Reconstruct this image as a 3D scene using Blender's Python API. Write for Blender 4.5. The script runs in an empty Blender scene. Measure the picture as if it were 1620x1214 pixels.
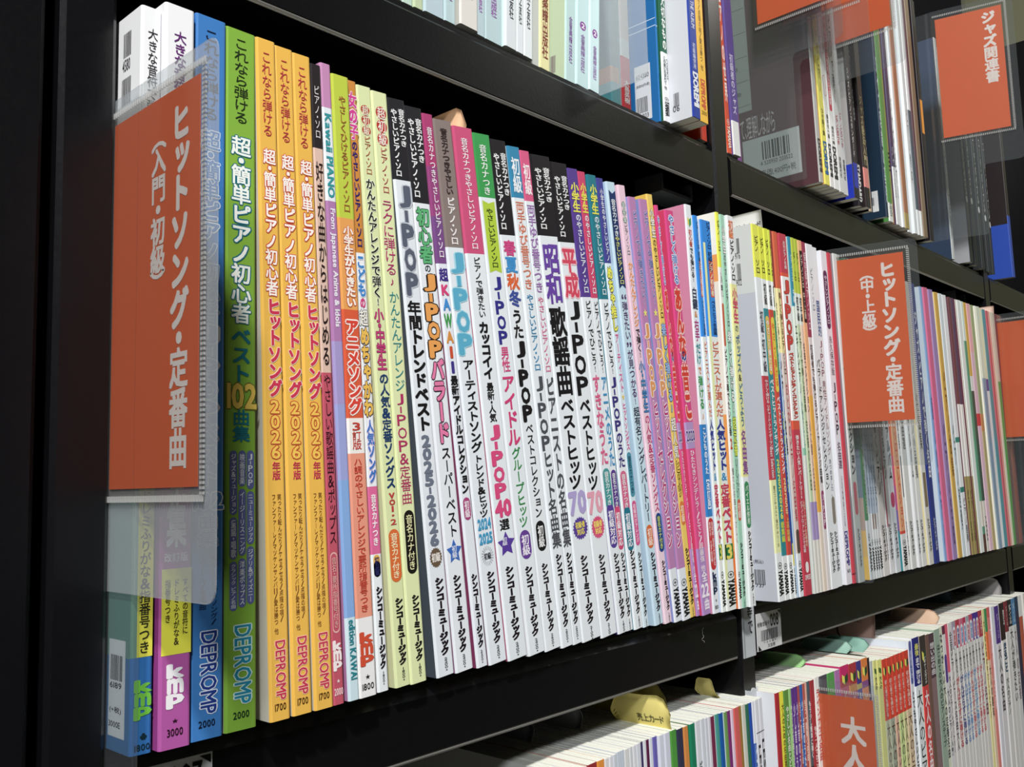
# -*- coding: utf-8 -*-
import bpy, math, random
from mathutils import Vector, Matrix
random.seed(5)
SC = bpy.context.scene
COL = SC.collection
rad = math.radians
# ------------------------------------------------------------------ camera
CAM_LOC = (-0.205, -0.3361, 0.0994)
YAW, PITCH, ROLL, FPX = .826580670, .104965316, -.0283522896, 1463.36747
cd = bpy.data.cameras.new('camera'); cam = bpy.data.objects.new('camera', cd); COL.objects.link(cam)
cy, sy, cp, sp = math.cos(YAW), math.sin(YAW), math.cos(PITCH), math.sin(PITCH)
fw = Vector((sy*cp, cy*cp, sp)); rt = Vector((cy, -sy, 0)); up = rt.cross(fw)
cr, sr = math.cos(ROLL), math.sin(ROLL)
r2 = cr*rt + sr*up; u2 = -sr*rt + cr*up
M = Matrix((r2, u2, -fw)).transposed().to_4x4(); M.translation = Vector(CAM_LOC)
cam.matrix_world = M
cd.sensor_fit = 'HORIZONTAL'; cd.sensor_width = 36; cd.lens = 36*FPX/1620
cd.clip_start = .02; cd.clip_end = 50
SC.camera = cam
SC.cycles.transparent_max_bounces = 32
# ------------------------------------------------------------------ world, lamps, exposure
W = bpy.data.worlds.new('world'); SC.world = W; W.use_nodes = True
bg = W.node_tree.nodes['Background']; bg.inputs[0].default_value = (.9, .95, 1, 1); bg.inputs[1].default_value = .04
SC.view_settings.view_transform = 'Standard'; SC.view_settings.look = 'None'
SC.view_settings.gamma = 1; SC.view_settings.use_curve_mapping = False
SC.view_settings.exposure = 0.5
def lamp(name, loc, target, size, power, col):
    l = bpy.data.lights.new(name, 'AREA'); l.shape = 'DISK'; l.size = size; l.energy = power; l.color = col
    o = bpy.data.objects.new(name, l); COL.objects.link(o); o.location = loc
    o.rotation_euler = (Vector(target)-Vector(loc)).to_track_quat('-Z', 'Y').to_euler()
    return o
lamp('ceiling_lamp', (-1.30, -1.44, 2.36), (.35, .02, .05), .2, 78, (1, .99, .965))
lamp('ceiling_lamp_aisle', (-1.7, -1.75, 1.55), (.2, .02, .05),   .3, 24, (.93, .97, 1))
lamp('added_fill_end', (2.9, -1.3, 2.2), (3.4, -.6, .6), .3, 16, (1, 1, .92))  # unseen fill, added to brighten the right wall that the shelf lips reflect
# ------------------------------------------------------------------ materials
def lin(h):
    h = {'eee': 'eeeeee'}.get(h, h)
    o = []
    for i in (0, 2, 4):
        v = int(h[i:i+2], 16)/255
        o.append(v/12.92 if v <= .04045 else ((v+.055)/1.055)**2.4)
    g = .3*o[0]+.55*o[1]+.15*o[2]
    return (*[c*.93+g*.07 for c in o], 1)
MATS = {}
def paper(h, rough=.42, spec=.3):
    k = ('p', h, rough)
    if k not in MATS:
        m = bpy.data.materials.new('printed_%s' % h); m.use_nodes = True
        b = m.node_tree.nodes['Principled BSDF']
        b.inputs['Base Color'].default_value = lin(h); b.inputs['Roughness'].default_value = rough
        b.inputs['Specular IOR Level'].default_value = spec
        MATS[k] = m
    return MATS[k]
def page_mat():
    if 'page' not in MATS:
        m = bpy.data.materials.new('page_edges'); m.use_nodes = True; nt = m.node_tree
        b = nt.nodes['Principled BSDF']; b.inputs['Roughness'].default_value = .8; b.inputs['Specular IOR Level'].default_value = .1
        tc = nt.nodes.new('ShaderNodeTexCoord'); mp = nt.nodes.new('ShaderNodeMapping'); mp.inputs['Scale'].default_value = (1500, 3, 3)
        nz = nt.nodes.new('ShaderNodeTexNoise'); nz.inputs['Scale'].default_value = 1; nz.inputs['Detail'].default_value = 2
        cr_ = nt.nodes.new('ShaderNodeValToRGB'); e = cr_.color_ramp.elements
        e[0].position = .3; e[0].color = lin('e6e6d8'); e[1].position = .6; e[1].color = lin('f8f7ea')
        nt.links.new(tc.outputs['Object'], mp.inputs[0]); nt.links.new(mp.outputs[0], nz.inputs[0])
        nt.links.new(nz.outputs[0], cr_.inputs[0]); nt.links.new(cr_.outputs[0], b.inputs['Base Color'])
        MATS['page'] = m
    return MATS['page']
def black_metal():
    if 'blk' not in MATS:
        m = bpy.data.materials.new('black_enamelled_steel'); m.use_nodes = True; nt = m.node_tree
        b = nt.nodes['Principled BSDF']; b.inputs['Base Color'].default_value = lin('0d0d10'); b.inputs['Specular IOR Level'].default_value = .4
        tc = nt.nodes.new('ShaderNodeTexCoord'); nz = nt.nodes.new('ShaderNodeTexNoise'); nz.inputs['Scale'].default_value = 420; nz.inputs['Detail'].default_value = 3
        bp = nt.nodes.new('ShaderNodeBump'); bp.inputs['Strength'].default_value = .05; bp.inputs['Distance'].default_value = .001
        mr = nt.nodes.new('ShaderNodeMapRange'); mr.inputs['To Min'].default_value = .26; mr.inputs['To Max'].default_value = .36
        nt.links.new(tc.outputs['Object'], nz.inputs[0]); nt.links.new(nz.outputs[0], bp.inputs['Height']); nt.links.new(bp.outputs[0], b.inputs['Normal'])
        nt.links.new(nz.outputs[0], mr.inputs[0]); nt.links.new(mr.outputs[0], b.inputs['Roughness'])
        MATS['blk'] = m
    return MATS['blk']
def clear_plastic(name, clear, tint, haze, rough=.08):
    if name not in MATS:
        m = bpy.data.materials.new(name); m.use_nodes = True; nt = m.node_tree
        for n in list(nt.nodes):
            if n.type != 'OUTPUT_MATERIAL': nt.nodes.remove(n)
        out = [n for n in nt.nodes][0]
        tr = nt.nodes.new('ShaderNodeBsdfTransparent'); tr.inputs[0].default_value = lin(tint)
        df = nt.nodes.new('ShaderNodeBsdfDiffuse'); df.inputs[0].default_value = lin(haze)
        gl = nt.nodes.new('ShaderNodeBsdfGlossy'); gl.inputs['Roughness'].default_value = rough
        mx = nt.nodes.new('ShaderNodeMixShader'); mx.inputs[0].default_value = 1-clear
        lw = nt.nodes.new('ShaderNodeLayerWeight'); lw.inputs['Blend'].default_value = .5
        pw = nt.nodes.new('ShaderNodeMath'); pw.operation = 'POWER'; pw.inputs[1].default_value = 4
        fr = nt.nodes.new('ShaderNodeMath'); fr.operation = 'MULTIPLY_ADD'; fr.inputs[1].default_value = .55; fr.inputs[2].default_value = .035
        nt.links.new(lw.outputs['Facing'], pw.inputs[0]); nt.links.new(pw.outputs[0], fr.inputs[0])
        mx2 = nt.nodes.new('ShaderNodeMixShader')
        nt.links.new(tr.outputs[0], mx.inputs[1]); nt.links.new(df.outputs[0], mx.inputs[2])
        nt.links.new(fr.outputs[0], mx2.inputs[0]); nt.links.new(mx.outputs[0], mx2.inputs[1]); nt.links.new(gl.outputs[0], mx2.inputs[2])
        nt.links.new(mx2.outputs[0], out.inputs[0])
        MATS[name] = m
    return MATS[name]
# ------------------------------------------------------------------ mesh builder
class MB:
    def __init__(s): s.v = []; s.f = []; s.m = []; s.mats = []; s.ix = {}
    def mi(s, m):
        if m.name not in s.ix: s.ix[m.name] = len(s.mats); s.mats.append(m)
        return s.ix[m.name]
    def add(s, vs, fs, m):
        o = len(s.v); i = s.mi(m); s.v += vs
        for f in fs: s.f.append(tuple(o+k for k in f)); s.m.append(i)
    def box(s, a, b, m):
        (x0, y0, z0), (x1, y1, z1) = a, b
        s.add([(x0,y0,z0),(x1,y0,z0),(x1,y1,z0),(x0,y1,z0),(x0,y0,z1),(x1,y0,z1),(x1,y1,z1),(x0,y1,z1)],
              [(3,2,1,0),(4,5,6,7),(0,1,5,4),(1,2,6,5),(2,3,7,6),(3,0,4,7)], m)
    def prism(s, poly, fa, fb, m):            # poly: 2-D outline, fa / fb map it to the two 3-D caps
        n = len(poly); s.add([fa(p) for p in poly]+[fb(p) for p in poly],
              [tuple(range(n))[::-1], tuple(range(n, 2*n))]+[(i, (i+1) % n, n+(i+1) % n, n+i) for i in range(n)], m)
    def tube(s, pts, r, m, n=8):
        ring = []
        for i, p in enumerate(pts):
            p = Vector(p); a = Vector(pts[max(0, i-1)]); b = Vector(pts[min(len(pts)-1, i+1)])
            t = (b-a).normalized(); e = Vector((0, 0, 1)) if abs(t.z) < .9 else Vector((1, 0, 0))
            x = t.cross(e).normalized(); y = t.cross(x)
            ring += [tuple(p+r*(math.cos(2*math.pi*k/n)*x+math.sin(2*math.pi*k/n)*y)) for k in range(n)]
        fs = [(i*n+k, i*n+(k+1) % n, (i+1)*n+(k+1) % n, (i+1)*n+k) for i in range(len(pts)-1) for k in range(n)]
        fs += [tuple(range(n))[::-1], tuple(range((len(pts)-1)*n, len(pts)*n))]
        s.add(ring, fs, m)
    def build(s, name, parent=None, smooth=False):
        me = bpy.data.meshes.new(name); me.from_pydata(s.v, [], s.f)
        for m in s.mats: me.materials.append(m)
        me.polygons.foreach_set('material_index', s.m)
        if smooth: me.polygons.foreach_set('use_smooth', [True]*len(s.f))
        me.update()
        o = bpy.data.objects.new(name, me); COL.objects.link(o)
        if parent: o.parent = parent
        return o
def tag(o, label, cat, group=None, kind=None):
    if label: o['label'] = label
    if cat: o['category'] = cat
    if group: o['group'] = group
    if kind: o['kind'] = kind
    return o
def empty(name, loc):
    o = bpy.data.objects.new(name, None); COL.objects.link(o); o.location = loc; o.empty_display_size = .02
    return o
# ------------------------------------------------------------------ lettering: outlines of Blender's own built-in typeface
GL = {}
BOLD = {0: .004, 1: .018, 2: .034, 3: .052, 4: .068}
_cu = bpy.data.curves.new('glyph', 'FONT'); _cu.resolution_u = 2
_go = bpy.data.objects.new('glyph', _cu); COL.objects.link(_go)
def glyph(ch, off):
    k = (ch, round(off, 3))
    if k not in GL and off > 0:              # heavier strokes: the outline laid several times, slightly shifted
        g = glyph(ch, 0); n = len(g[0]); vs = []; fs = []
        st = [(1, 1), (-1, 1), (1, -1), (-1, -1)] if off < .05 else [(1.3, 0), (-1.3, 0), (0, 1.3), (0, -1.3), (.95, .95), (-.95, .95), (.95, -.95), (-.95, -.95)]
        for i, (a, b) in enumerate(st):
            vs += [(x+a*off*.8, y+b*off*.8) for x, y in g[0]]; fs += [tuple(q+i*n for q in f) for f in g[1]]
        GL[k] = (vs, fs, g[2]-off, g[3]+off, g[4]-off, g[5]+off)
    if k not in GL:
        _cu.body = ch
        bpy.context.view_layer.update()
        ev = _go.evaluated_get(bpy.context.evaluated_depsgraph_get()); me = ev.to_mesh()
        vs = [(v.co.x, v.co.y) for v in me.vertices]; fs = [tuple(p.vertices) for p in me.polygons]
        ev.to_mesh_clear()
        if not vs: vs, fs = [(0, 0)], []
        xs = [p[0] for p in vs]; ys = [p[1] for p in vs]
        GL[k] = (vs, fs, min(xs), max(xs), min(ys), max(ys))
    return GL[k]
CELL = {'・': .5, ' ': .45, '-': .6, '!': .75, '|': .7, '/': .85, '（': .75, '）': .75, 'ッ': .85, 'っ': .85}
SMALL = 'ぁぃぅぇぉっゃゅょァィゥェォッャュョ'
ROT = 'ー―~〜（）()「」【】…'
def is_cjk(c): return ord(c) > 0x2e80
def heavy(ch, off):                      # dense characters take less weight
    return off*.7 if ord(ch) >= 0x4e00 else off
def text_ops(op, w, h):
    """yields (vertices in (u, v), faces, colour, layer)"""
    kind, st, t0, t1, uc, uw, colr, b = op[:8]
    oc = op[8] if len(op) > 8 else None; ow = op[9] if len(op) > 9 else .05
    passes = [(colr, BOLD[b], 2)]
    if oc: passes.insert(0, (oc, BOLD[b]+ow, 1))
    for c, off, lay in passes:
        if kind == 'v':
            wt = [CELL.get(ch, 1) for ch in st]; H = (t1-t0)*h/sum(wt); Wd = uw*w; acc = 0
            for ch, cw in zip(st, wt):
                vc = h*(1-t0)-(acc+cw/2)*H; ucn = uc*w; acc += cw
                if ch == ' ': continue
                if ch in '-|':
                    a, bb = (.06+off+(0 if lay == 2 else .02))*Wd*1.2, .24*H
                    yield ([(ucn-a, vc-bb), (ucn+a, vc-bb), (ucn+a, vc+bb), (ucn-a, vc+bb)], [(0, 1, 2, 3)], c, lay, 99); continue
                vs, fs, x0, x1, y0, y1 = glyph(ch, heavy(ch, off))
                if is_cjk(ch):
                    if ch in ROT: q = [((y-.38), -(x-.5)) for x, y in vs]
                    else: q = [(x-.5, y-.38) for x, y in vs]
                    d = (.09, .09) if ch in SMALL else (0, 0)
                    yield ([(ucn+(x+d[0])*Wd*1.06, vc+(y+d[1])*H*1.04) for x, y in q], fs, c, lay, len(glyph(ch, 0)[0]))
                else:
                    g0 = glyph(ch, 0); gx, gy = (g0[2]+g0[3])/2, (g0[4]+g0[5])/2
                    sy_ = .84*H/max(.45, g0[5]-g0[4]); sx_ = min(Wd*.84/max(.3, g0[3]-g0[2]), 3*sy_)
                    if ch in '・!♪★♣': sx_, sy_ = Wd*.8, H*.8
                    yield ([(ucn+(x-gx)*sx_, vc+(y-gy)*sy_) for x, y in vs], fs, c, lay, len(g0[0]))
        else:
            pos = 0; items = []
            for ch in st:
                if ch == ' ': pos += .3; continue
                g0 = glyph(ch, 0); g = glyph(ch, off)
                items.append((g, pos-g0[2], g0)); pos += g0[3]-g0[2]+.09
            tot = pos-.09; ylo = min(i[2][4] for i in items); yhi = max(i[2][5] for i in items)
            for g, dx, g0 in items:
                if kind == 'h':
                    sx_ = uw*w/tot; sy_ = (t1-t0)*h/(yhi-ylo)
                    yield ([(uc*w+(x+dx-tot/2)*sx_, h*(1-(t0+t1)/2)+(y-(ylo+yhi)/2)*sy_) for x, y in g[0]], g[1], c, lay, len(g0[0]))
                else:
                    sx_ = (t1-t0)*h/tot; sy_ = uw*w/(yhi-ylo)
                    yield ([(uc*w+(y-(ylo+yhi)/2)*sy_, h*(1-t0)-(x+dx)*sx_) for x, y in g[0]], g[1], c, lay, len(g0[0]))
def shape_op(op, w, h):
    _, sh, t0, t1, uc, uw, c = op
    a = uw*w/2; b = (t1-t0)*h/2; cu, cv = uc*w, h*(1-(t0+t1)/2)
    P = lambda L: [(cu+x*a, cv+y*b) for x, y in L]
    arc = lambda n, r=1, s=0: [(r*math.cos(s+2*math.pi*k/n), r*math.sin(s+2*math.pi*k/n)) for k in range(n)]
    if sh == 'rect': q = P([(-1, -1), (1, -1), (1, 1), (-1, 1)])
    elif sh in ('pill', 'pillring'):
        k = min(1, a/b); q = [(math.cos(t), (1-k)+k*math.sin(t)) for t in [math.pi*i/10 for i in range(11)]]
        q = P(q+[(-x, -y) for x, y in q])
    elif sh in ('circ', 'ring'): q = P(arc(20))
    elif sh == 'star': q = P([(r*math.sin(2*math.pi*k/10), r*math.cos(2*math.pi*k/10)) for k in range(10) for r in [(1.05, .55)[k % 2]]])
    elif sh in ('burst', 'rays'): q = P([(r*math.sin(2*math.pi*k/40), r*math.cos(2*math.pi*k/40)) for k in range(40) for r in [(1, .86)[k % 2]]])
    elif sh == 'ribbon': q = P([(-1, -1), (0, -.93), (1, -1), (1, 1), (0, .93), (-1, 1)])
    elif sh == 'leafl': q = P([(-1, .8), (1, .3), (1, -1), (-1, -.4)])
    elif sh == 'leafr': q = P([(-1, .3), (1, .8), (1, -.4), (-1, -1)])
    elif sh == 'stripes':
        return [([(cu-a, cv-b+2*b*k/5), (cu+a, cv-b+2*b*k/5), (cu+a, cv-b+2*b*(k+.5)/5), (cu-a, cv-b+2*b*(k+.5)/5)], [(0, 1, 2, 3)], c, 0, 999) for k in range(5)]
    if sh in ('pillring', 'ring', 'rays'):
        f = .82 if sh != 'rays' else .6; n = len(q)
        q2 = [(cu+(x-cu)*f, cv+(y-cv)*(f if sh != 'pillring' else .96)) for x, y in q]
        fs = [(i, (i+1) % n, n+(i+1) % n, n+i) for i in range(n)] if sh != 'rays' else [(i, (i+1) % n, n+(i+1) % n, n+i) for i in range(0, n, 2)]
        if sh == 'ring':
            k = len(q)+len(q2); s_ = .12
            q2 = q2+P([(-.5, -s_), (.5, -s_), (.5, s_), (-.5, s_)]); q2 = q2+P([(-s_, -.5), (s_, -.5), (s_, .5), (-s_, .5)])
            fs += [tuple(range(k, k+4)), tuple(range(k+4, k+8))]
        return [(q+q2, fs, c, 0, 999)]
    return [(q, [tuple(range(len(q)))], c, 0, 999)]
def print_on(mb, ops, w, h, place, step=.00001):
    """lays flat print on a face; place(u, v, lift) gives the 3-D point"""
    k = 0
    for op in ops:
        k += 1
        for q, fs, c, lay, nb in (shape_op(op, w, h) if op[0] == 'r' else text_ops(op, w, h)):
            lift = .00004+(step*min(k, 7) if lay == 0 else .00005+lay*.00004)
            mb.add([place(u, v, lift+.000004*(i//nb)) for i, (u, v) in enumerate(q)], fs, paper(c))
# ------------------------------------------------------------------ a paperback
DEPTH = .226
def music_book(x, y, z, w, h, lean, cov, bands, ops, label, group, covb=None, decals=None, depth=DEPTH):
    mb = MB(); t = .00035; r = min(.0011, w*.22)
    k0 = .29*r
    prof = [(0, depth), (0, r), (k0, k0), (r, 0), (w-r, 0), (w-k0, k0), (w, r), (w, depth)]
    inn = [(w-t, depth), (w-t, t), (t, t), (t, depth)]
    def strip(i0, i1, segs):
        lo = 0
        for tt, c in segs:
            z1, z0 = h*(1-lo), h*(1-tt); lo = tt
            if z1-z0 < 1e-6: continue
            vs = []; fs = []
            for j in range(i0, i1+1): vs += [(prof[j][0], prof[j][1], z0), (prof[j][0], prof[j][1], z1)]
            for j in range(i1-i0): fs.append((2*j, 2*j+2, 2*j+3, 2*j+1))
            mb.add(vs, fs, paper(c))
    strip(0, 1, covb or [(1, cov)]); strip(1, 6, bands); strip(6, 7, covb or [(1, cov)])
    ring = prof+inn; n = len(prof)
    e = paper('e4e4dc')
    mb.add([(a, b, 0) for a, b in inn]+[(a, b, h) for a, b in inn], [(0, 1, 5, 4), (1, 2, 6, 5), (2, 3, 7, 6)], e)
    for zz in (0, h):
        vs = [(a, b, zz) for a, b in prof]+[(a, b, zz) for a, b in inn]      # rim of the cover
        mb.add(vs, [(0, 1, 10, 11), (1, 2, 3, 10), (3, 4, 9, 10), (4, 5, 6, 9), (6, 7, 8, 9)], paper(bands[0][1] if zz else bands[-1][1]))
    mb.add([(0, depth, 0), (t, depth, 0), (t, depth, h), (0, depth, h), (w-t, depth, 0), (w, depth, 0), (w, depth, h), (w-t, depth, h)], [(0, 1, 2, 3), (4, 5, 6, 7)], e)
    print_on(mb, ops, w, h, lambda u, v, l: (u, -l, v))
    if decals:
        for d0, d1, z0, z1, dops in decals:       # flat print on the cover that faces left; u runs from the back to the spine
            print_on(mb, dops, d1-d0, z1-z0, lambda u, v, l: (-l, d1-u, z0+v))
    o = empty('music_book', (x, y, z)); o.rotation_euler = (0, -rad(lean), 0); mb.build('cover', o)
    tag(o, label, 'book', group)
    pb = MB(); pb.box((t*1.3, .0012, .0002), (w-t*1.3, depth-.002, h-.0004), page_mat()); pb.build('page_block', o)
    return o
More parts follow.
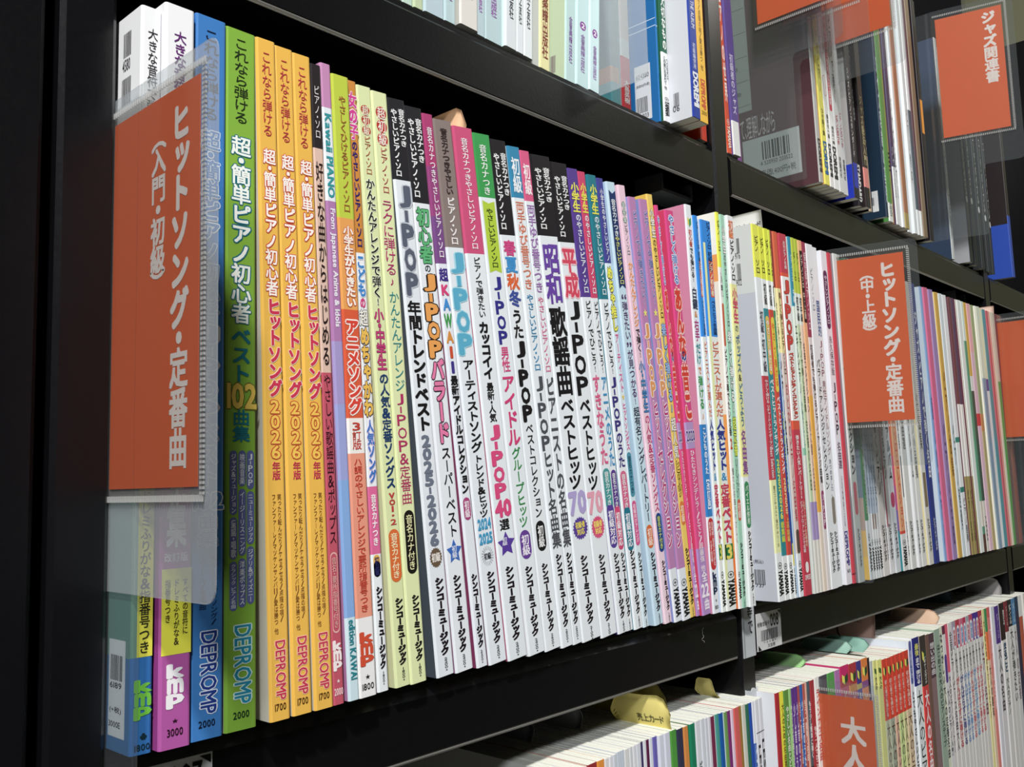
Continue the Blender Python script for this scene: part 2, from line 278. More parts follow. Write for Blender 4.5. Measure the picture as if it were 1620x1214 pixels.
# label, x, y, thickness, height, lean (deg), cover colour, spine bands (foot, colour), print
ROWS = [
([
('white and blue-green paperback with green logo and yellow strip on its spine',-0.04,.0168,.0086,.2984,-0.13,'5f8f8a',[(.4506,'f4f4f6'),(.8788,'6f9c88'),(1,'2f72b8')],[('v','大きな音符で弾ける',.0301,.184,.55,.5,'2a2a30',0),('r','rect',.5186,.8788,.6,.72,'e6e040'),('v','すべての音符にドレミふりがな&指番号つき',.5523,.8748,.58,.5,'333322',1),('v','kmp',.9065,.9575,.55,.8,'72c83c',3),('v','♣',.9731,.9825,.6,.4,'14303c',1),('h','1800',.9872,.9949,.55,.7,'14303c',1)],[(.46,'f2f2f4'),(.88,'6a948c'),(1,'3a74ac')],[(.0091,.0166,.2782,.2919,[('r','rect',.08,.85,.064,.027,'2c2c30'),('r','rect',.08,.85,.131,.045,'2c2c30'),('r','rect',.08,.85,.207,.045,'2c2c30'),('r','rect',.08,.85,.302,.045,'2c2c30'),('r','rect',.08,.85,.388,.027,'2c2c30'),('r','rect',.08,.85,.455,.045,'2c2c30'),('r','rect',.08,.85,.531,.045,'2c2c30'),('r','rect',.08,.85,.637,.067,'2c2c30'),('r','rect',.08,.85,.736,.067,'2c2c30'),('r','rect',.08,.85,.842,.045,'2c2c30'),('r','rect',.08,.85,.93,.067,'2c2c30')]),(.009,.0177,.258,.2717,[('r','rect',.05,.9,.064,.027,'2c2c30'),('r','rect',.05,.9,.131,.045,'2c2c30'),('r','rect',.05,.9,.237,.067,'2c2c30'),('r','rect',.05,.9,.336,.067,'2c2c30'),('r','rect',.05,.9,.423,.045,'2c2c30'),('r','rect',.05,.9,.529,.067,'2c2c30'),('r','rect',.05,.9,.608,.027,'2c2c30'),('r','rect',.05,.9,.705,.067,'2c2c30'),('r','rect',.05,.9,.81,.045,'2c2c30'),('r','rect',.05,.9,.878,.027,'2c2c30'),('r','rect',.05,.9,.957,.067,'2c2c30')]),(.0096,.0168,.2739,.2799,[('h','4580',.1,.95,.5,.95,'2a2a30',0)]),(.0048,.0189,.0054,.0422,[('r','rect',0,1,.5,1,'dfe3ea'),('r','rect',.16,.42,.146,.052,'2c2c30'),('r','rect',.16,.42,.237,.052,'2c2c30'),('r','rect',.16,.42,.328,.052,'2c2c30'),('r','rect',.16,.42,.397,.035,'2c2c30'),('r','rect',.16,.42,.465,.052,'2c2c30'),('r','rect',.16,.42,.526,.021,'2c2c30'),('r','rect',.16,.42,.578,.035,'2c2c30'),('r','rect',.16,.42,.645,.021,'2c2c30'),('r','rect',.16,.42,.72,.052,'2c2c30'),('r','rect',.16,.42,.797,.052,'2c2c30'),('h','6189',.44,.5,.45,.7,'33333a',0),('h','(+税)',.69,.76,.45,.7,'33333a',0),('h','3000E',.84,.9,.4,.7,'33333a',0)])]),
('white and magenta paperback with a yellow panel and white logo',-0.0299,.0142,.013,.302,.12,'a0408c',[(.3679,'f4f4f6'),(1,'b656a4')],[('v','大きな音符で弾ける',.0366,.1955,.5,.42,'6a2a78',1),('v','ピアノ大全集',.3853,.7446,.5,.62,'f2eef4',3),('h','改訂版',.7519,.7634,.5,.75,'f2eef4',1),('r','rect',.7723,.8821,.52,.95,'ece838'),('v','すべての音符に',.7854,.858,.8,.18,'4a4020',1),('v','ドレミふりがな&',.7854,.8709,.52,.18,'4a4020',1),('v','指番号つき',.7854,.8412,.24,.18,'4a4020',1),('v','kmp',.8933,.9504,.5,.55,'f8f4f8',3),('v','★',.9615,.9693,.5,.26,'301020',1),('h','3000',.9749,.9843,.5,.5,'301020',1)],[(.37,'f0f0f4'),(1,'a0408c')],None),
('blue paperback with white outlined title and dark blue logo',-0.016,.0163,.0143,.3035,-0.04,'2f66ac',[(1,'3a7ec6')],[('v','これなら弾ける',.0177,.1526,.5,.5,'16203a',0),('v','超・簡単ピアノ初心者J-POPベスト',.1665,.6682,.5,.62,'3a7ec6',2,'e8eef8',.05),('h','102',.6767,.6988,.5,.9,'3a7ec6',2,'e8eef8',.05),('v','曲集',.7039,.7495,.5,.62,'3a7ec6',2,'e8eef8',.05),('v','懐かしのヒットソング/',.7612,.8528,.7,.22,'15305c',0),('v','アイドル/合唱曲',.7612,.8321,.35,.22,'15305c',0),('s','DEPROMP',.8611,.9674,.55,.48,'203c90',1,'dfe8f8',.05),('h','2000',.9755,.9844,.5,.5,'101c34',1)],None,None),
('lime green paperback with white, teal and yellow title, violet pills and teal logo',-0.0002,.0171,.0147,.3031,.16,'b9bfa6',[(1,'84b436')],[('v','これなら弾ける',.0114,.1426,.5,.48,'23301a',0),('v','超・簡単ピアノ初心者',.1617,.4377,.5,.64,'f4f8f0',2,'0e6c84',.06),('v','ベスト',.4432,.5229,.5,.62,'0f7484',2),('h','102',.5247,.5589,.52,.92,'ecc850',2,'6c6a20',.03),('v','曲集',.5606,.607,.5,.55,'0f7484',2),('r','pill',.6186,.6734,.8,.24,'6168a4'),('r','pill',.676,.7503,.8,.24,'6168a4'),('r','pill',.7529,.8324,.8,.24,'6168a4'),('r','pill',.6186,.669,.53,.24,'6168a4'),('r','pill',.6725,.7651,.53,.24,'6168a4'),('r','pill',.7686,.8358,.53,.24,'6168a4'),('r','pill',.6186,.7085,.25,.24,'6168a4'),('r','pill',.7111,.7694,.25,.24,'6168a4'),('r','pill',.772,.8392,.25,.24,'6168a4'),('v','J-POP',.623,.669,.8,.16,'e4e8f0',1),('v','ニューミュージック',.6795,.7477,.8,.16,'e4e8f0',1),('v','ジブリ&ディズニー',.7564,.8298,.8,.16,'e4e8f0',1),('v','映画音楽',.623,.6663,.53,.16,'e4e8f0',1),('v','イージーリスニング',.676,.7625,.53,.16,'e4e8f0',1),('v','洋楽ポップス',.772,.8324,.53,.16,'e4e8f0',1),('v','ジャズ&フュージョン',.623,.7059,.25,.16,'e4e8f0',1),('v','童謡・唱歌',.7146,.7668,.25,.16,'e4e8f0',1),('v','クラシック ピアノ名曲',.7755,.8358,.25,.16,'e4e8f0',1),('s','DEPROMP',.8598,.9648,.55,.52,'1890b0',1,'d4f0e8',.05),('h','2000',.9748,.9841,.5,.5,'18301c',1)],None,None),
('yellow paperback with red and white title, first of three alike beside the lime green one',.0211,.017,.01,.3033,1.37,'cfcabb',[(1,'f2bb46')],[('v','これなら弾ける',.0181,.151,.5,.5,'b83040',0),('v','超・簡単ピアノ初心者',.1694,.3916,.55,.62,'fdf6ee',2,'d0402c',.06),('v','ヒットソング',.3953,.5406,.6,.66,'d23050',3,'fbe8d8',.04),('v','2026',.5443,.6323,.55,.5,'f6c84c',1,'c8502c',.05),('v','年版',.6351,.6614,.55,.4,'c4304c',2),('v','笑ったり転んだり/ケセラセラ/点描の唄/',.6814,.8632,.66,.2,'7a4a1c',0),('v','ファンファーレ/マツケンサンバⅡ/愛は勝つ 他',.6814,.88,.38,.2,'7a4a1c',0),('s','DEPROMP',.8897,.9713,.55,.48,'cc2c50',1,'f8c8a8',.05),('h','1700',.9765,.9861,.5,.55,'4a2c10',1)],None,None),
('yellow paperback with red and white title, middle one of three alike',.0332,.0181,.01,.3032,1.75,'cfcabb',[(1,'f2bb46')],[('v','これなら弾ける',.0178,.1508,.5,.5,'b83040',0),('v','超・簡単ピアノ初心者',.1692,.3914,.55,.62,'fdf6ee',2,'d0402c',.06),('v','ヒットソング',.3952,.5405,.6,.66,'d23050',3,'fbe8d8',.04),('v','2026',.5442,.6322,.55,.5,'f6c84c',1,'c8502c',.05),('v','年版',.635,.6613,.55,.4,'c4304c',2),('v','笑ったり転んだり/ケセラセラ/点描の唄/',.6813,.8631,.66,.2,'7a4a1c',0),('v','ファンファーレ/マツケンサンバⅡ/愛は勝つ 他',.6813,.8799,.38,.2,'7a4a1c',0),('s','DEPROMP',.8897,.9713,.55,.48,'cc2c50',1,'f8c8a8',.05),('h','1700',.9765,.9861,.5,.55,'4a2c10',1)],None,None),
('yellow paperback with red and white title, last of three alike, beside the black one',.0449,.0185,.01,.3032,2.06,'cfcabb',[(1,'f2bb46')],[('v','これなら弾ける',.0178,.1508,.5,.5,'b83040',0),('v','超・簡単ピアノ初心者',.1692,.3914,.55,.62,'fdf6ee',2,'d0402c',.06),('v','ヒットソング',.3952,.5405,.6,.66,'d23050',3,'fbe8d8',.04),('v','2026',.5442,.6322,.55,.5,'f6c84c',1,'c8502c',.05),('v','年版',.635,.6613,.55,.4,'c4304c',2),('v','笑ったり転んだり/ケセラセラ/点描の唄/',.6813,.8631,.66,.2,'7a4a1c',0),('v','ファンファーレ/マツケンサンバⅡ/愛は勝つ 他',.6813,.8799,.38,.2,'7a4a1c',0),('s','DEPROMP',.8897,.9713,.55,.48,'cc2c50',1,'f8c8a8',.05),('h','1700',.9765,.9861,.5,.55,'4a2c10',1)],None,None),
('black, beige and rose paperback with a thin oval and white logo at the foot',.0558,.0199,.0063,.302,2.07,'3a2c2c',[(.1377,'2c2528'),(.4952,'e2bfae'),(1,'c65468')],[('v','ピアノ・ソロ',.0345,.1223,.5,.5,'e8e0e0',0),('v','好きな曲からはじめる',.1592,.4853,.5,.66,'2a1c1c',1),('v','やさしい歌謡曲&ポップス',.4972,.7602,.5,.62,'3a1420',0),('r','pillring',.7718,.8937,.5,.62,'e8b0a8'),('v','音名・要所指番号付き',.7794,.8862,.5,.4,'eab4ac',0),('v','kmp',.9042,.9504,.5,.75,'f8ecec',3),('v','★',.9607,.9692,.5,.4,'f0dcdc',1),('h','2000',.9757,.986,.5,.75,'f0dcdc',1)],[(.14,'2c2528'),(.5,'e2bfae'),(1,'c65468')],None),
('narrow lilac paperback shading to blue with white sideways lettering',.0651,.0205,.0062,.3047,2.62,'b87fae',[(.0726,'c98bb8'),(.2246,'e8eef4'),(.4483,'b47cb2'),(.5474,'a99ad0'),(.6651,'9fa6dc'),(.8754,'86aee4'),(1,'cfe6ee')],[('s','Kawaii PIANO',.083,.2184,.5,.6,'2a9aa0',2),('s','From Japanese Anime & Idols',.2368,.4253,.5,.55,'f0eaf4',2),('s','edition KAWAI',.8793,.9685,.55,.55,'1e8490',2)],None,None),
('paperback with lime top, orange and red middle, salmon lower part and red logo',.0714,.0208,.0104,.3015,2.53,'c4c8ba',[(.2388,'c3d23a'),(.3887,'eda352'),(.5637,'e05a34'),(.62,'f4efea'),(.8778,'ee9a80'),(1,'f2f0f0')],[('v','やさしくひけるピアノ・ソロ',.034,.2295,.55,.42,'a0602c',1),('v','小学生がひきたい',.2513,.3846,.55,.55,'fbf2e6',3,'c8482c',.06),('v','アニメソング',.404,.5576,.52,.72,'e04030',3,'fdf4ee',.08),('v','3訂版',.5697,.614,.5,.5,'c83c30',1),('v','ハ調のやさしいアレンジで要所指番号つき',.6271,.87,.5,.46,'c8402c',1),('v','kmp',.8994,.953,.52,.75,'d84c2c',3),('v','★',.9637,.9744,.5,.35,'222222',1),('h','1800',.9792,.9889,.5,.65,'222222',1)],None,None),
('paperback with orange top, pink outlined heading and pink arrow band on white',.0847,.0236,.0068,.3026,3.05,'b07088',[(.2909,'d68c34'),(.6741,'f0f2f6'),(.7828,'e2689c'),(1,'eef2f6')],[('v','女の子',.0197,.1001,.52,.8,'d83c94',3,'f8e8f0',.06),('v','のやさしいピアノ・ソロ',.1022,.2824,.52,.52,'2c2470',2),('v','こども',.294,.3643,.5,.72,'3c88d0',3,'f4f6fa',.05),('v','の',.3643,.3831,.5,.5,'d83c80',3),('v','超',.3852,.4123,.5,.72,'f4f0e4',2,'4c4c58',.05),('v','めちゃかわ',.4144,.5614,.52,.78,'f2c04c',3,'3c2a40',.05),('v','人気ソング',.5665,.668,.55,.62,'3c78c8',3,'dcc0e8',.05),('v','音名カナつき',.6864,.7696,.5,.48,'fdf0f4',2),('r','pill',.7838,.8191,.5,.6,'e8b44c'),('r','pill',.7939,.8191,.5,.6,'44a8b0'),('v','初級',.7868,.8171,.5,.42,'2a2a60',2),('v','シンコーミュージック',.8342,.9644,.55,.53,'1c1218',4),('v','1800★',.9684,.9903,.55,.225,'303030',0)],None,None),
('pale yellow-green paperback with three small brown discs and an orange pill',.0961,.0239,.0095,.3025,3.89,'d6dca8',[(1,'e0e8ae')],[('r','circ',.0328,.049,.5,.6,'b84430'),('r','circ',.0507,.0669,.5,.6,'b84430'),('r','circ',.0685,.0848,.5,.6,'b84430'),('v','超初級',.0339,.0848,.5,.42,'f2e8d0',1),('v','ピアノ・ソロ',.0859,.1528,.5,.45,'b0522c',0),('v','かんたんアレンジで弾く!',.1592,.3749,.5,.58,'22261c',2,'f4f8e0',.05),('v','小・中学生',.3791,.4825,.5,.62,'c43c78',3,'6c1c3c',.02),('v','の人気&定番ソングス',.4868,.6789,.55,.62,'1c3c6c',2),('v','vol.2',.6851,.7389,.55,.45,'c43c3c',1),('r','pill',.7451,.8315,.52,.72,'e06c2c'),('v','音名カナ付き',.7512,.8253,.52,.48,'f8ecc0',1),('v','シンコーミュージック',.8571,.9652,.55,.5088,'1c1218',4),('v','1800★',.9692,.9916,.55,.216,'303030',0)],None,None),
('pale yellow-green paperback with three large red discs and a black pill',.1058,.0238,.0105,.3023,3.91,'d6dca8',[(1,'e4ebb2')],[('r','circ',.0252,.0483,.52,.66,'c02f28'),('r','circ',.0483,.0714,.52,.66,'c02f28'),('r','circ',.0714,.0945,.52,.66,'c02f28'),('v','超初級',.0263,.0934,.52,.5,'f6ece0',1),('v','ピアノ・ソロ',.0967,.1776,.52,.45,'b02c38',0),('v','ラクに弾ける♪',.1874,.3404,.5,.7,'b82c70',0),('v','かんたんアレンジ',.3447,.5163,.55,.62,'2c8c90',0),('v','J-POP&定番曲',.5184,.7059,.5,.66,'b82c64',0),('r','pill',.7154,.8212,.55,.62,'1e1a18'),('v','音名カナ付き',.7228,.815,.55,.42,'ece8b0',1),('v','シンコーミュージック',.8557,.9646,.6,.4452,'1c1218',4),('v','1800★',.9688,.9915,.6,.189,'303030',0)],None,None),
('black-topped white paperback with slate lettering, dark cover edge and brown seal',.1237,.024,.012,.3024,5.29,'4a525c',[(.1441,'26242a'),(1,'e8edf4')],[('v','音名カナつき',.0166,.0838,.73,.36,'f0f0f0',2),('v','やさしいピアノ・ソロ',.0189,.1386,.3,.36,'f0f0f0',2),('v','J-POP',.1518,.3478,.52,.7,'5c6274',3,'c4cad4',.05),('v','年間トレンドベスト',.3555,.5813,.5,.75,'1c1a1c',3),('v','2025-2026',.5878,.7803,.5,.5,'70788a',3),('r','burst',.7814,.8169,.5,.72,'6c5844'),('h','初級',.7911,.8061,.5,.5,'f0e8e0',2),('v','シンコーミュージック',.833,.9648,.55,.477,'1c1218',4),('v','2200★',.9691,.9926,.55,.2025,'303030',0)],None,None),
('black-topped white paperback with green, orange and pink outlined title and blue star',.1377,.0248,.0127,.3019,5.66,'8a4a78',[(.1737,'26242a'),(1,'ebeff5')],[('v','音名カナつき',.0198,.0996,.73,.36,'f0f0f0',2),('v','やさしいピアノ・ソロ',.0221,.1647,.3,.36,'f0f0f0',2),('v','初心者',.1816,.2819,.5,.72,'5cb878',3,'17402c',.04),('v','の',.283,.2976,.5,.35,'222222',1),('v','J-POP',.2998,.4512,.52,.7,'f0a450',3,'2a1c18',.05),('v','バラード',.4523,.6017,.52,.72,'ee7cac',3,'2c1c2c',.05),('v','スーパーベスト',.6073,.767,.55,.52,'1c1a1c',1),('r','star',.7714,.8134,.52,.85,'3c6cc0'),('v','初級',.7813,.8034,.52,.28,'eef2fa',1),('v','シンコーミュージック',.8321,.9664,.5,.424,'1c1218',4),('v','2400★',.9708,.995,.5,.18,'303030',0)],None,None),
('narrow paperback with magenta top, rainbow capital letters and a small pink pill',.1536,.0249,.008,.3016,6.24,'8c3c64',[(.0964,'b43c74'),(.1882,'9c4480'),(.2741,'7c4c8c'),(1,'e9eef6')],[('v','音名カナつきやさしいピアノ・ソロ',.024,.2638,.52,.5,'f4eaf0',1),('v','超',.2821,.3061,.5,.8,'44308c',3),('v','K',.3118,.3324,.5,.7,'e0407c',3),('v','A',.3369,.3598,.5,.7,'3c90d8',3),('v','W',.3643,.3917,.5,.8,'3c9c4c',3),('v','A',.3963,.419,.5,.7,'e0943c',3),('v','I',.4236,.4464,.5,.5,'d0502c',3),('v','I',.4509,.4737,.5,.5,'44388c',3),('v','最新アイドルコレクション',.4771,.6902,.5,.66,'1c1a1c',3),('r','pill',.697,.7377,.5,.66,'b04480'),('v','初級',.7027,.7332,.5,.46,'f4e8f0',2),('v','シンコーミュージック',.8335,.965,.5,.53,'1c1218',4),('v','2200★',.9695,.9941,.5,.225,'303030',0)],None,None),
('paperback with taupe top, light blue capitals and a fine ray seal',.1627,.0247,.0138,.3008,6.46,'6c3a50',[(.2374,'8c7c78'),(1,'e9eff6')],[('v','音名カナつきやさしい',.0153,.1394,.5,.4,'3a2c2c',2),('v','ピアノ・ソロ',.144,.2327,.5,.42,'f0eaea',2),('v','J-POP',.2455,.4374,.5,.76,'58b0d0',3,'a8dcec',.04),('v','アーティストソング',.4443,.6156,.52,.62,'1c1a1c',2),('v','トレンド&ヒッツ',.6202,.7355,.54,.48,'1c1a1c',2),('h','2024',.7378,.7563,.5,.72,'3c9cc8',3),('h','2025',.7643,.7827,.5,.72,'3c9cc8',3),('r','rays',.7862,.8241,.5,.72,'b8bcc4'),('h','初級',.8,.8115,.5,.38,'303038',2),('v','シンコーミュージック',.8333,.9641,.55,.424,'1c1218',4),('v','2200★',.9686,.9938,.55,.18,'303030',0)],None,None),
('paperback with pink top, pink 40 and violet star on white',.177,.0238,.0155,.3004,6.53,'b0506c',[(.2409,'d4507e'),(1,'eaf0f5')],[('v','音名カナつきやさしいピアノ・ソロ',.0204,.2326,.5,.36,'fbeef2',1),('v','ピアノで弾きたい',.2468,.362,.5,.36,'1c1a1c',1),('v','カッコイイ',.3691,.4781,.5,.5,'1c1a1c',3),('v','最新・人気',.484,.5584,.5,.36,'1c1a1c',2),('v','J-POP',.5632,.7023,.5,.6,'e04880',3),('h','40',.7058,.7352,.52,.8,'e04880',3),('v','選',.74,.7611,.5,.5,'1c1a1c',2),('r','star',.7647,.8105,.5,.9,'5c3ca0'),('v','初級',.7741,.7893,.42,.26,'f0f0fa',1),('v','シンコーミュージック',.8281,.9653,.5,.424,'1c1218',4),('v','2400★',.97,.9957,.5,.18,'303030',0)],None,None),
('paperback with green top, lime ribbon and navy capitals on white',.1941,.0241,.0144,.3008,6.79,'dfe5e8',[(.1242,'38a050'),(1,'eaf0f5')],[('v','音名カナつき',.0208,.1193,.5,.42,'f0f6ee',1),('r','ribbon',.1303,.2698,.5,.7,'b8d430'),('v','やさしいピアノ・ソロ',.1448,.2601,.5,.4,'34441c',1),('v','J-POP',.2759,.409,.5,.55,'34308c',2),('v','男性',.4115,.461,.5,.46,'d84880',2),('v','アイドル',.4658,.6033,.5,.72,'d83c78',2),('v','グループヒッツ',.6057,.7596,.52,.52,'2c8c44',1),('r','pill',.7644,.8196,.5,.62,'6c409c'),('v','初級',.7729,.8125,.5,.44,'f4eef8',2),('v','シンコーミュージック',.8328,.9658,.5,.424,'1c1218',4),('v','2400★',.9706,.9969,.5,.18,'303030',0)],None,None),
('black-topped white paperback with pink, blue, orange and navy large characters',.2097,.0252,.0141,.3014,6.86,'2c2a30',[(.1886,'221f24'),(1,'ebf0f5')],[('v','音名カナつき',.0247,.1094,.73,.36,'f0f0f0',2),('v','やさしいピアノ・ソロ',.0272,.1787,.3,.36,'f0f0f0',2),('v','春',.1985,.2295,.5,.72,'d84488',3),('v','夏',.2307,.2629,.5,.72,'3c94d4',3),('v','秋',.2641,.2963,.5,.72,'e4642c',3),('v','冬',.2976,.3297,.5,.72,'3c50a0',3),('v','うた',.3346,.3927,.5,.62,'1c1a1c',2),('v','J-POP',.3964,.5567,.5,.6,'1c1a1c',3),('v','ベストコレクション',.5592,.7435,.5,.46,'1c1a1c',1),('r','pill',.7496,.8085,.5,.56,'1c1a1e'),('v','初級',.7582,.8011,.5,.36,'f0f0f0',2),('v','シンコーミュージック',.8318,.9639,.5,.3816,'1c1218',4),('v','2600★',.9688,.9956,.5,.162,'303030',0)],None,None),
('paperback with blue top square and salmon then blue lettering',.2241,.0247,.011,.3007,6.82,'dfe5e8',[(.1039,'2f8ab4'),(1,'eaf0f5')],[('v','初級',.0216,.0938,.5,.66,'f2f6fa',2),('v','両手ゆび番号つき',.1102,.2882,.5,.68,'e07c5c',1),('v','やさしいピアノ・ソロ',.2971,.4518,.5,.55,'2c88b8',1),('v','J-POPヒット名曲集',.4606,.8049,.5,.72,'50525a',2),('v','シンコーミュージック',.8161,.9606,.5,.477,'1c1218',4),('v','2500★',.9656,.9929,.5,.2025,'303030',0)],None,None),
('narrow paperback with pink top square and violet then pink lettering',.2362,.0261,.0092,.3014,6.75,'dfe5e8',[(.1034,'de5a88'),(1,'eaf0f5')],[('v','初級',.0264,.0906,.5,.66,'fdf2f4',2),('v','両手ゆび番号つき',.1098,.2904,.5,.78,'a070b4',1),('v','やさしいピアノ・ソロ',.2981,.4526,.5,.6,'e07098',1),('v','ピアニストの名曲集',.4615,.8057,.5,.78,'50525a',2),('v','シンコーミュージック',.8158,.9599,.5,.53,'1c1218',4),('v','2500★',.965,.9927,.5,.225,'303030',0)],None,None),
('black-topped white paperback with heavy violet characters and a violet seal',.2455,.026,.0185,.3014,6.65,'2c2a30',[(.1683,'221f24'),(1,'ebf0f5')],[('v','音名カナつき',.0245,.0965,.73,.36,'f0f0f0',2),('v','やさしいピアノ・ソロ',.0272,.1552,.3,.36,'f0f0f0',2),('v','昭和',.1826,.309,.5,.82,'6c44a8',3),('v','歌謡曲',.3155,.4987,.5,.82,'1a181c',3),('v','ベストヒッツ',.5039,.6928,.5,.66,'1a181c',2),('h','70',.698,.7419,.5,.85,'b4a4d8',3),('r','burst',.7484,.7961,.5,.8,'5c409c'),('h','初級者',.7587,.7716,.5,.5,'f0dc50',2),('h','対応',.7729,.7858,.5,.4,'f0dc50',2),('v','シンコーミュージック',.827,.9672,.5,.3604,'1c1218',4),('v','2100★',.9724,1.0006,.5,.153,'303030',0)],None,None),
('black-topped white paperback with red and pink outlined characters and a pink seal',.2642,.026,.0167,.3011,6.64,'2c2a30',[(.1702,'221f24'),(1,'ebf0f5')],[('v','音名カナつき',.027,.0999,.73,.36,'f0f0f0',2),('v','やさしいピアノ・ソロ',.0297,.1595,.3,.36,'f0f0f0',2),('v','平成',.1809,.2877,.5,.82,'dc4460',3,'f8c8d0',.07),('v','J-POP',.293,.4966,.5,.75,'1a181c',2),('v','ベストヒッツ',.5006,.6955,.5,.62,'1a181c',2),('h','70',.6994,.7418,.5,.85,'eca4b8',3),('r','burst',.7484,.7973,.5,.8,'e05080'),('h','初級者',.7589,.7722,.5,.5,'f6e460',2),('h','対応',.7735,.7867,.5,.4,'f6e460',2),('v','シンコーミュージック',.8289,.9686,.5,.3604,'1c1218',4),('v','2100★',.9739,1.0029,.5,.153,'303030',0)],None,None),
('narrow violet-topped paperback with pink title and a teal and violet pill',.2821,.026,.0108,.301,6.83,'5a3f94',[(.2789,'5a3f94'),(1,'ebf0f5')],[('v','小学生',.0298,.0953,.5,.72,'f0e84c',3),('v','のやさしいピアノ・ソロ',.098,.2707,.55,.5,'eef4f8',1),('v','ピアノでひこう!',.2857,.4415,.55,.52,'1c1a1c',1),('v','すきなうた',.4455,.6413,.5,.7,'e0608c',2),('r','pill',.648,.7382,.5,.7,'449c9c'),('r','pill',.7247,.8188,.5,.7,'5c409c'),('v','音名カナつき',.6548,.7274,.5,.46,'f0f4f4',1),('v','初級対応',.7382,.8107,.5,.5,'f4f2f8',2),('v','シンコーミュージック',.8295,.9689,.55,.477,'1c1218',4),('v','1800★',.9742,1.0036,.55,.2025,'303030',0)],None,None),
('narrow crimson-topped paperback with blue title and a violet and pink pill',.2938,.0286,.0082,.3025,6.36,'d4446e',[(.2782,'d4446e'),(1,'ebf0f5')],[('v','小学生',.0253,.0918,.5,.72,'f0e84c',3),('v','のやさしいピアノ・ソロ',.0945,.2699,.55,.5,'eef4f8',1),('v','ピアノでひこう!',.2851,.4432,.55,.52,'1c1a1c',1),('v','アニメのうた',.4473,.6458,.5,.7,'3c94c8',2),('r','pill',.6527,.7441,.5,.7,'5c3c90'),('r','pill',.7304,.8258,.5,.7,'d84878'),('v','音名カナつき',.6595,.7332,.5,.46,'f0f4f4',1),('v','初級対応',.7441,.8176,.5,.5,'f4f2f8',2),('v','シンコーミュージック',.8312,.9697,.55,.477,'1c1218',4),('v','1800★',.9751,1.0049,.55,.2025,'303030',0)],None,None),
('narrow teal-topped paperback with navy title and a pink and teal pill',.3021,.0276,.0099,.3021,6.29,'1f7c8c',[(.2769,'1f7c8c'),(1,'ebf0f5')],[('v','小学生',.0214,.0885,.5,.72,'f0e84c',3),('v','のやさしいピアノ・ソロ',.0913,.2686,.55,.5,'eef4f8',1),('v','ピアノでひこう!',.2839,.4437,.55,.52,'1c1a1c',1),('v','J-POPのうた',.4478,.6484,.5,.7,'3c3480',2),('r','pill',.6553,.7477,.5,.7,'dc6890'),('r','pill',.7339,.8302,.5,.7,'1c7890'),('v','音名カナつき',.6622,.7367,.5,.46,'f0f4f4',1),('v','初級対応',.7477,.822,.5,.5,'f4f2f8',2),('v','シンコーミュージック',.8288,.9674,.55,.477,'1c1218',4),('v','1800★',.9729,1.003,.55,.2025,'303030',0)],None,None),
('narrow navy-topped paperback with yellow outlined characters and pink lettering',.3123,.028,.007,.3022,6.1,'44448c',[(.1918,'454494'),(1,'dcecf4')],[('v','小学生のやさしいピアノ',.0233,.1876,.5,.5,'eef0f8',1),('v','めちゃ推し',.1989,.3442,.5,.85,'f2ee4c',3,'1c1c1c',.05),('v','アーティスト',.3485,.4807,.55,.55,'e0609c',2),('v','★',.4807,.5003,.55,.6,'f0c83c',1),('v','ヒットソングス',.5032,.6097,.55,.55,'e0609c',2),('r','pill',.6139,.7132,.52,.7,'4c94ac'),('v','音名カナつき',.6223,.7048,.52,.46,'18404c',1),('r','pill',.7216,.8206,.52,.66,'dc5490'),('v','初級向けアレンジ',.7286,.8137,.52,.4,'fbeaf0',1),('v','シンコーミュージック',.8346,.9764,.55,.477,'1c1218',4),('v','2000★',.982,1.0125,.55,.2025,'303030',0)],None,None),
('pale blue paperback with a navy ribbon and an orange pill',.3231,.0258,.0102,.3012,6.82,'bcd8ea',[(1,'c9e2f0')],[('r','ribbon',.0188,.2431,.55,.74,'1c3468'),('v','音名カナつき',.0388,.1246,.55,.5,'eef4f8',1),('v','やさしいピアノ・ソロ',.1246,.2332,.55,.5,'ece878',1),('v','“弾きたい”が見つかる!',.2503,.5064,.55,.6,'583c6c',1),('v','超有名ソングレパートリー',.5107,.7699,.55,.66,'2c2c3c',1),('r','pill',.7769,.8292,.5,.7,'e06c2c'),('v','初級',.784,.8235,.5,.5,'fbeee0',1),('v','シンコーミュージック',.8377,.9702,.55,.477,'1c1218',4),('v','2500★',.9758,1.0068,.55,.2025,'303030',0)],None,None),
('pale pink paperback with grey-green discs, orange title and a navy pill',.3334,.0246,.0086,.301,6.57,'ecc4d4',[(.5911,'f0cddb'),(1,'f3d6e2')],[('r','circ',.0376,.0535,.5,.55,'5c8478'),('r','circ',.055,.0709,.5,.55,'5c8478'),('r','circ',.0724,.0883,.5,.55,'5c8478'),('v','超初級',.039,.0868,.5,.4,'e8e8e0',1),('v','ピアノ・ソロ',.0897,.162,.5,.45,'5c6c68',0),('v','かんたんアレンジ',.1765,.3266,.55,.62,'e8843c',2,'fbeee4',.04),('v','で弾く!',.3294,.3971,.55,.55,'2c2428',2),('v','小・中学生',.4043,.5222,.55,.66,'3c80b8',3,'1c3c5c',.02),('v','の人気&定番ソングス',.5265,.7486,.55,.66,'c8346c',1),('r','pill',.7514,.84,.6,.7,'1c4484'),('v','音名カナ付き',.7586,.8329,.6,.44,'dce84c',1),('v','シンコーミュージック',.8586,.9712,.6,.4452,'1c1218',4),('v','1800★',.9769,1.0082,.6,.189,'303030',0)],None,None),
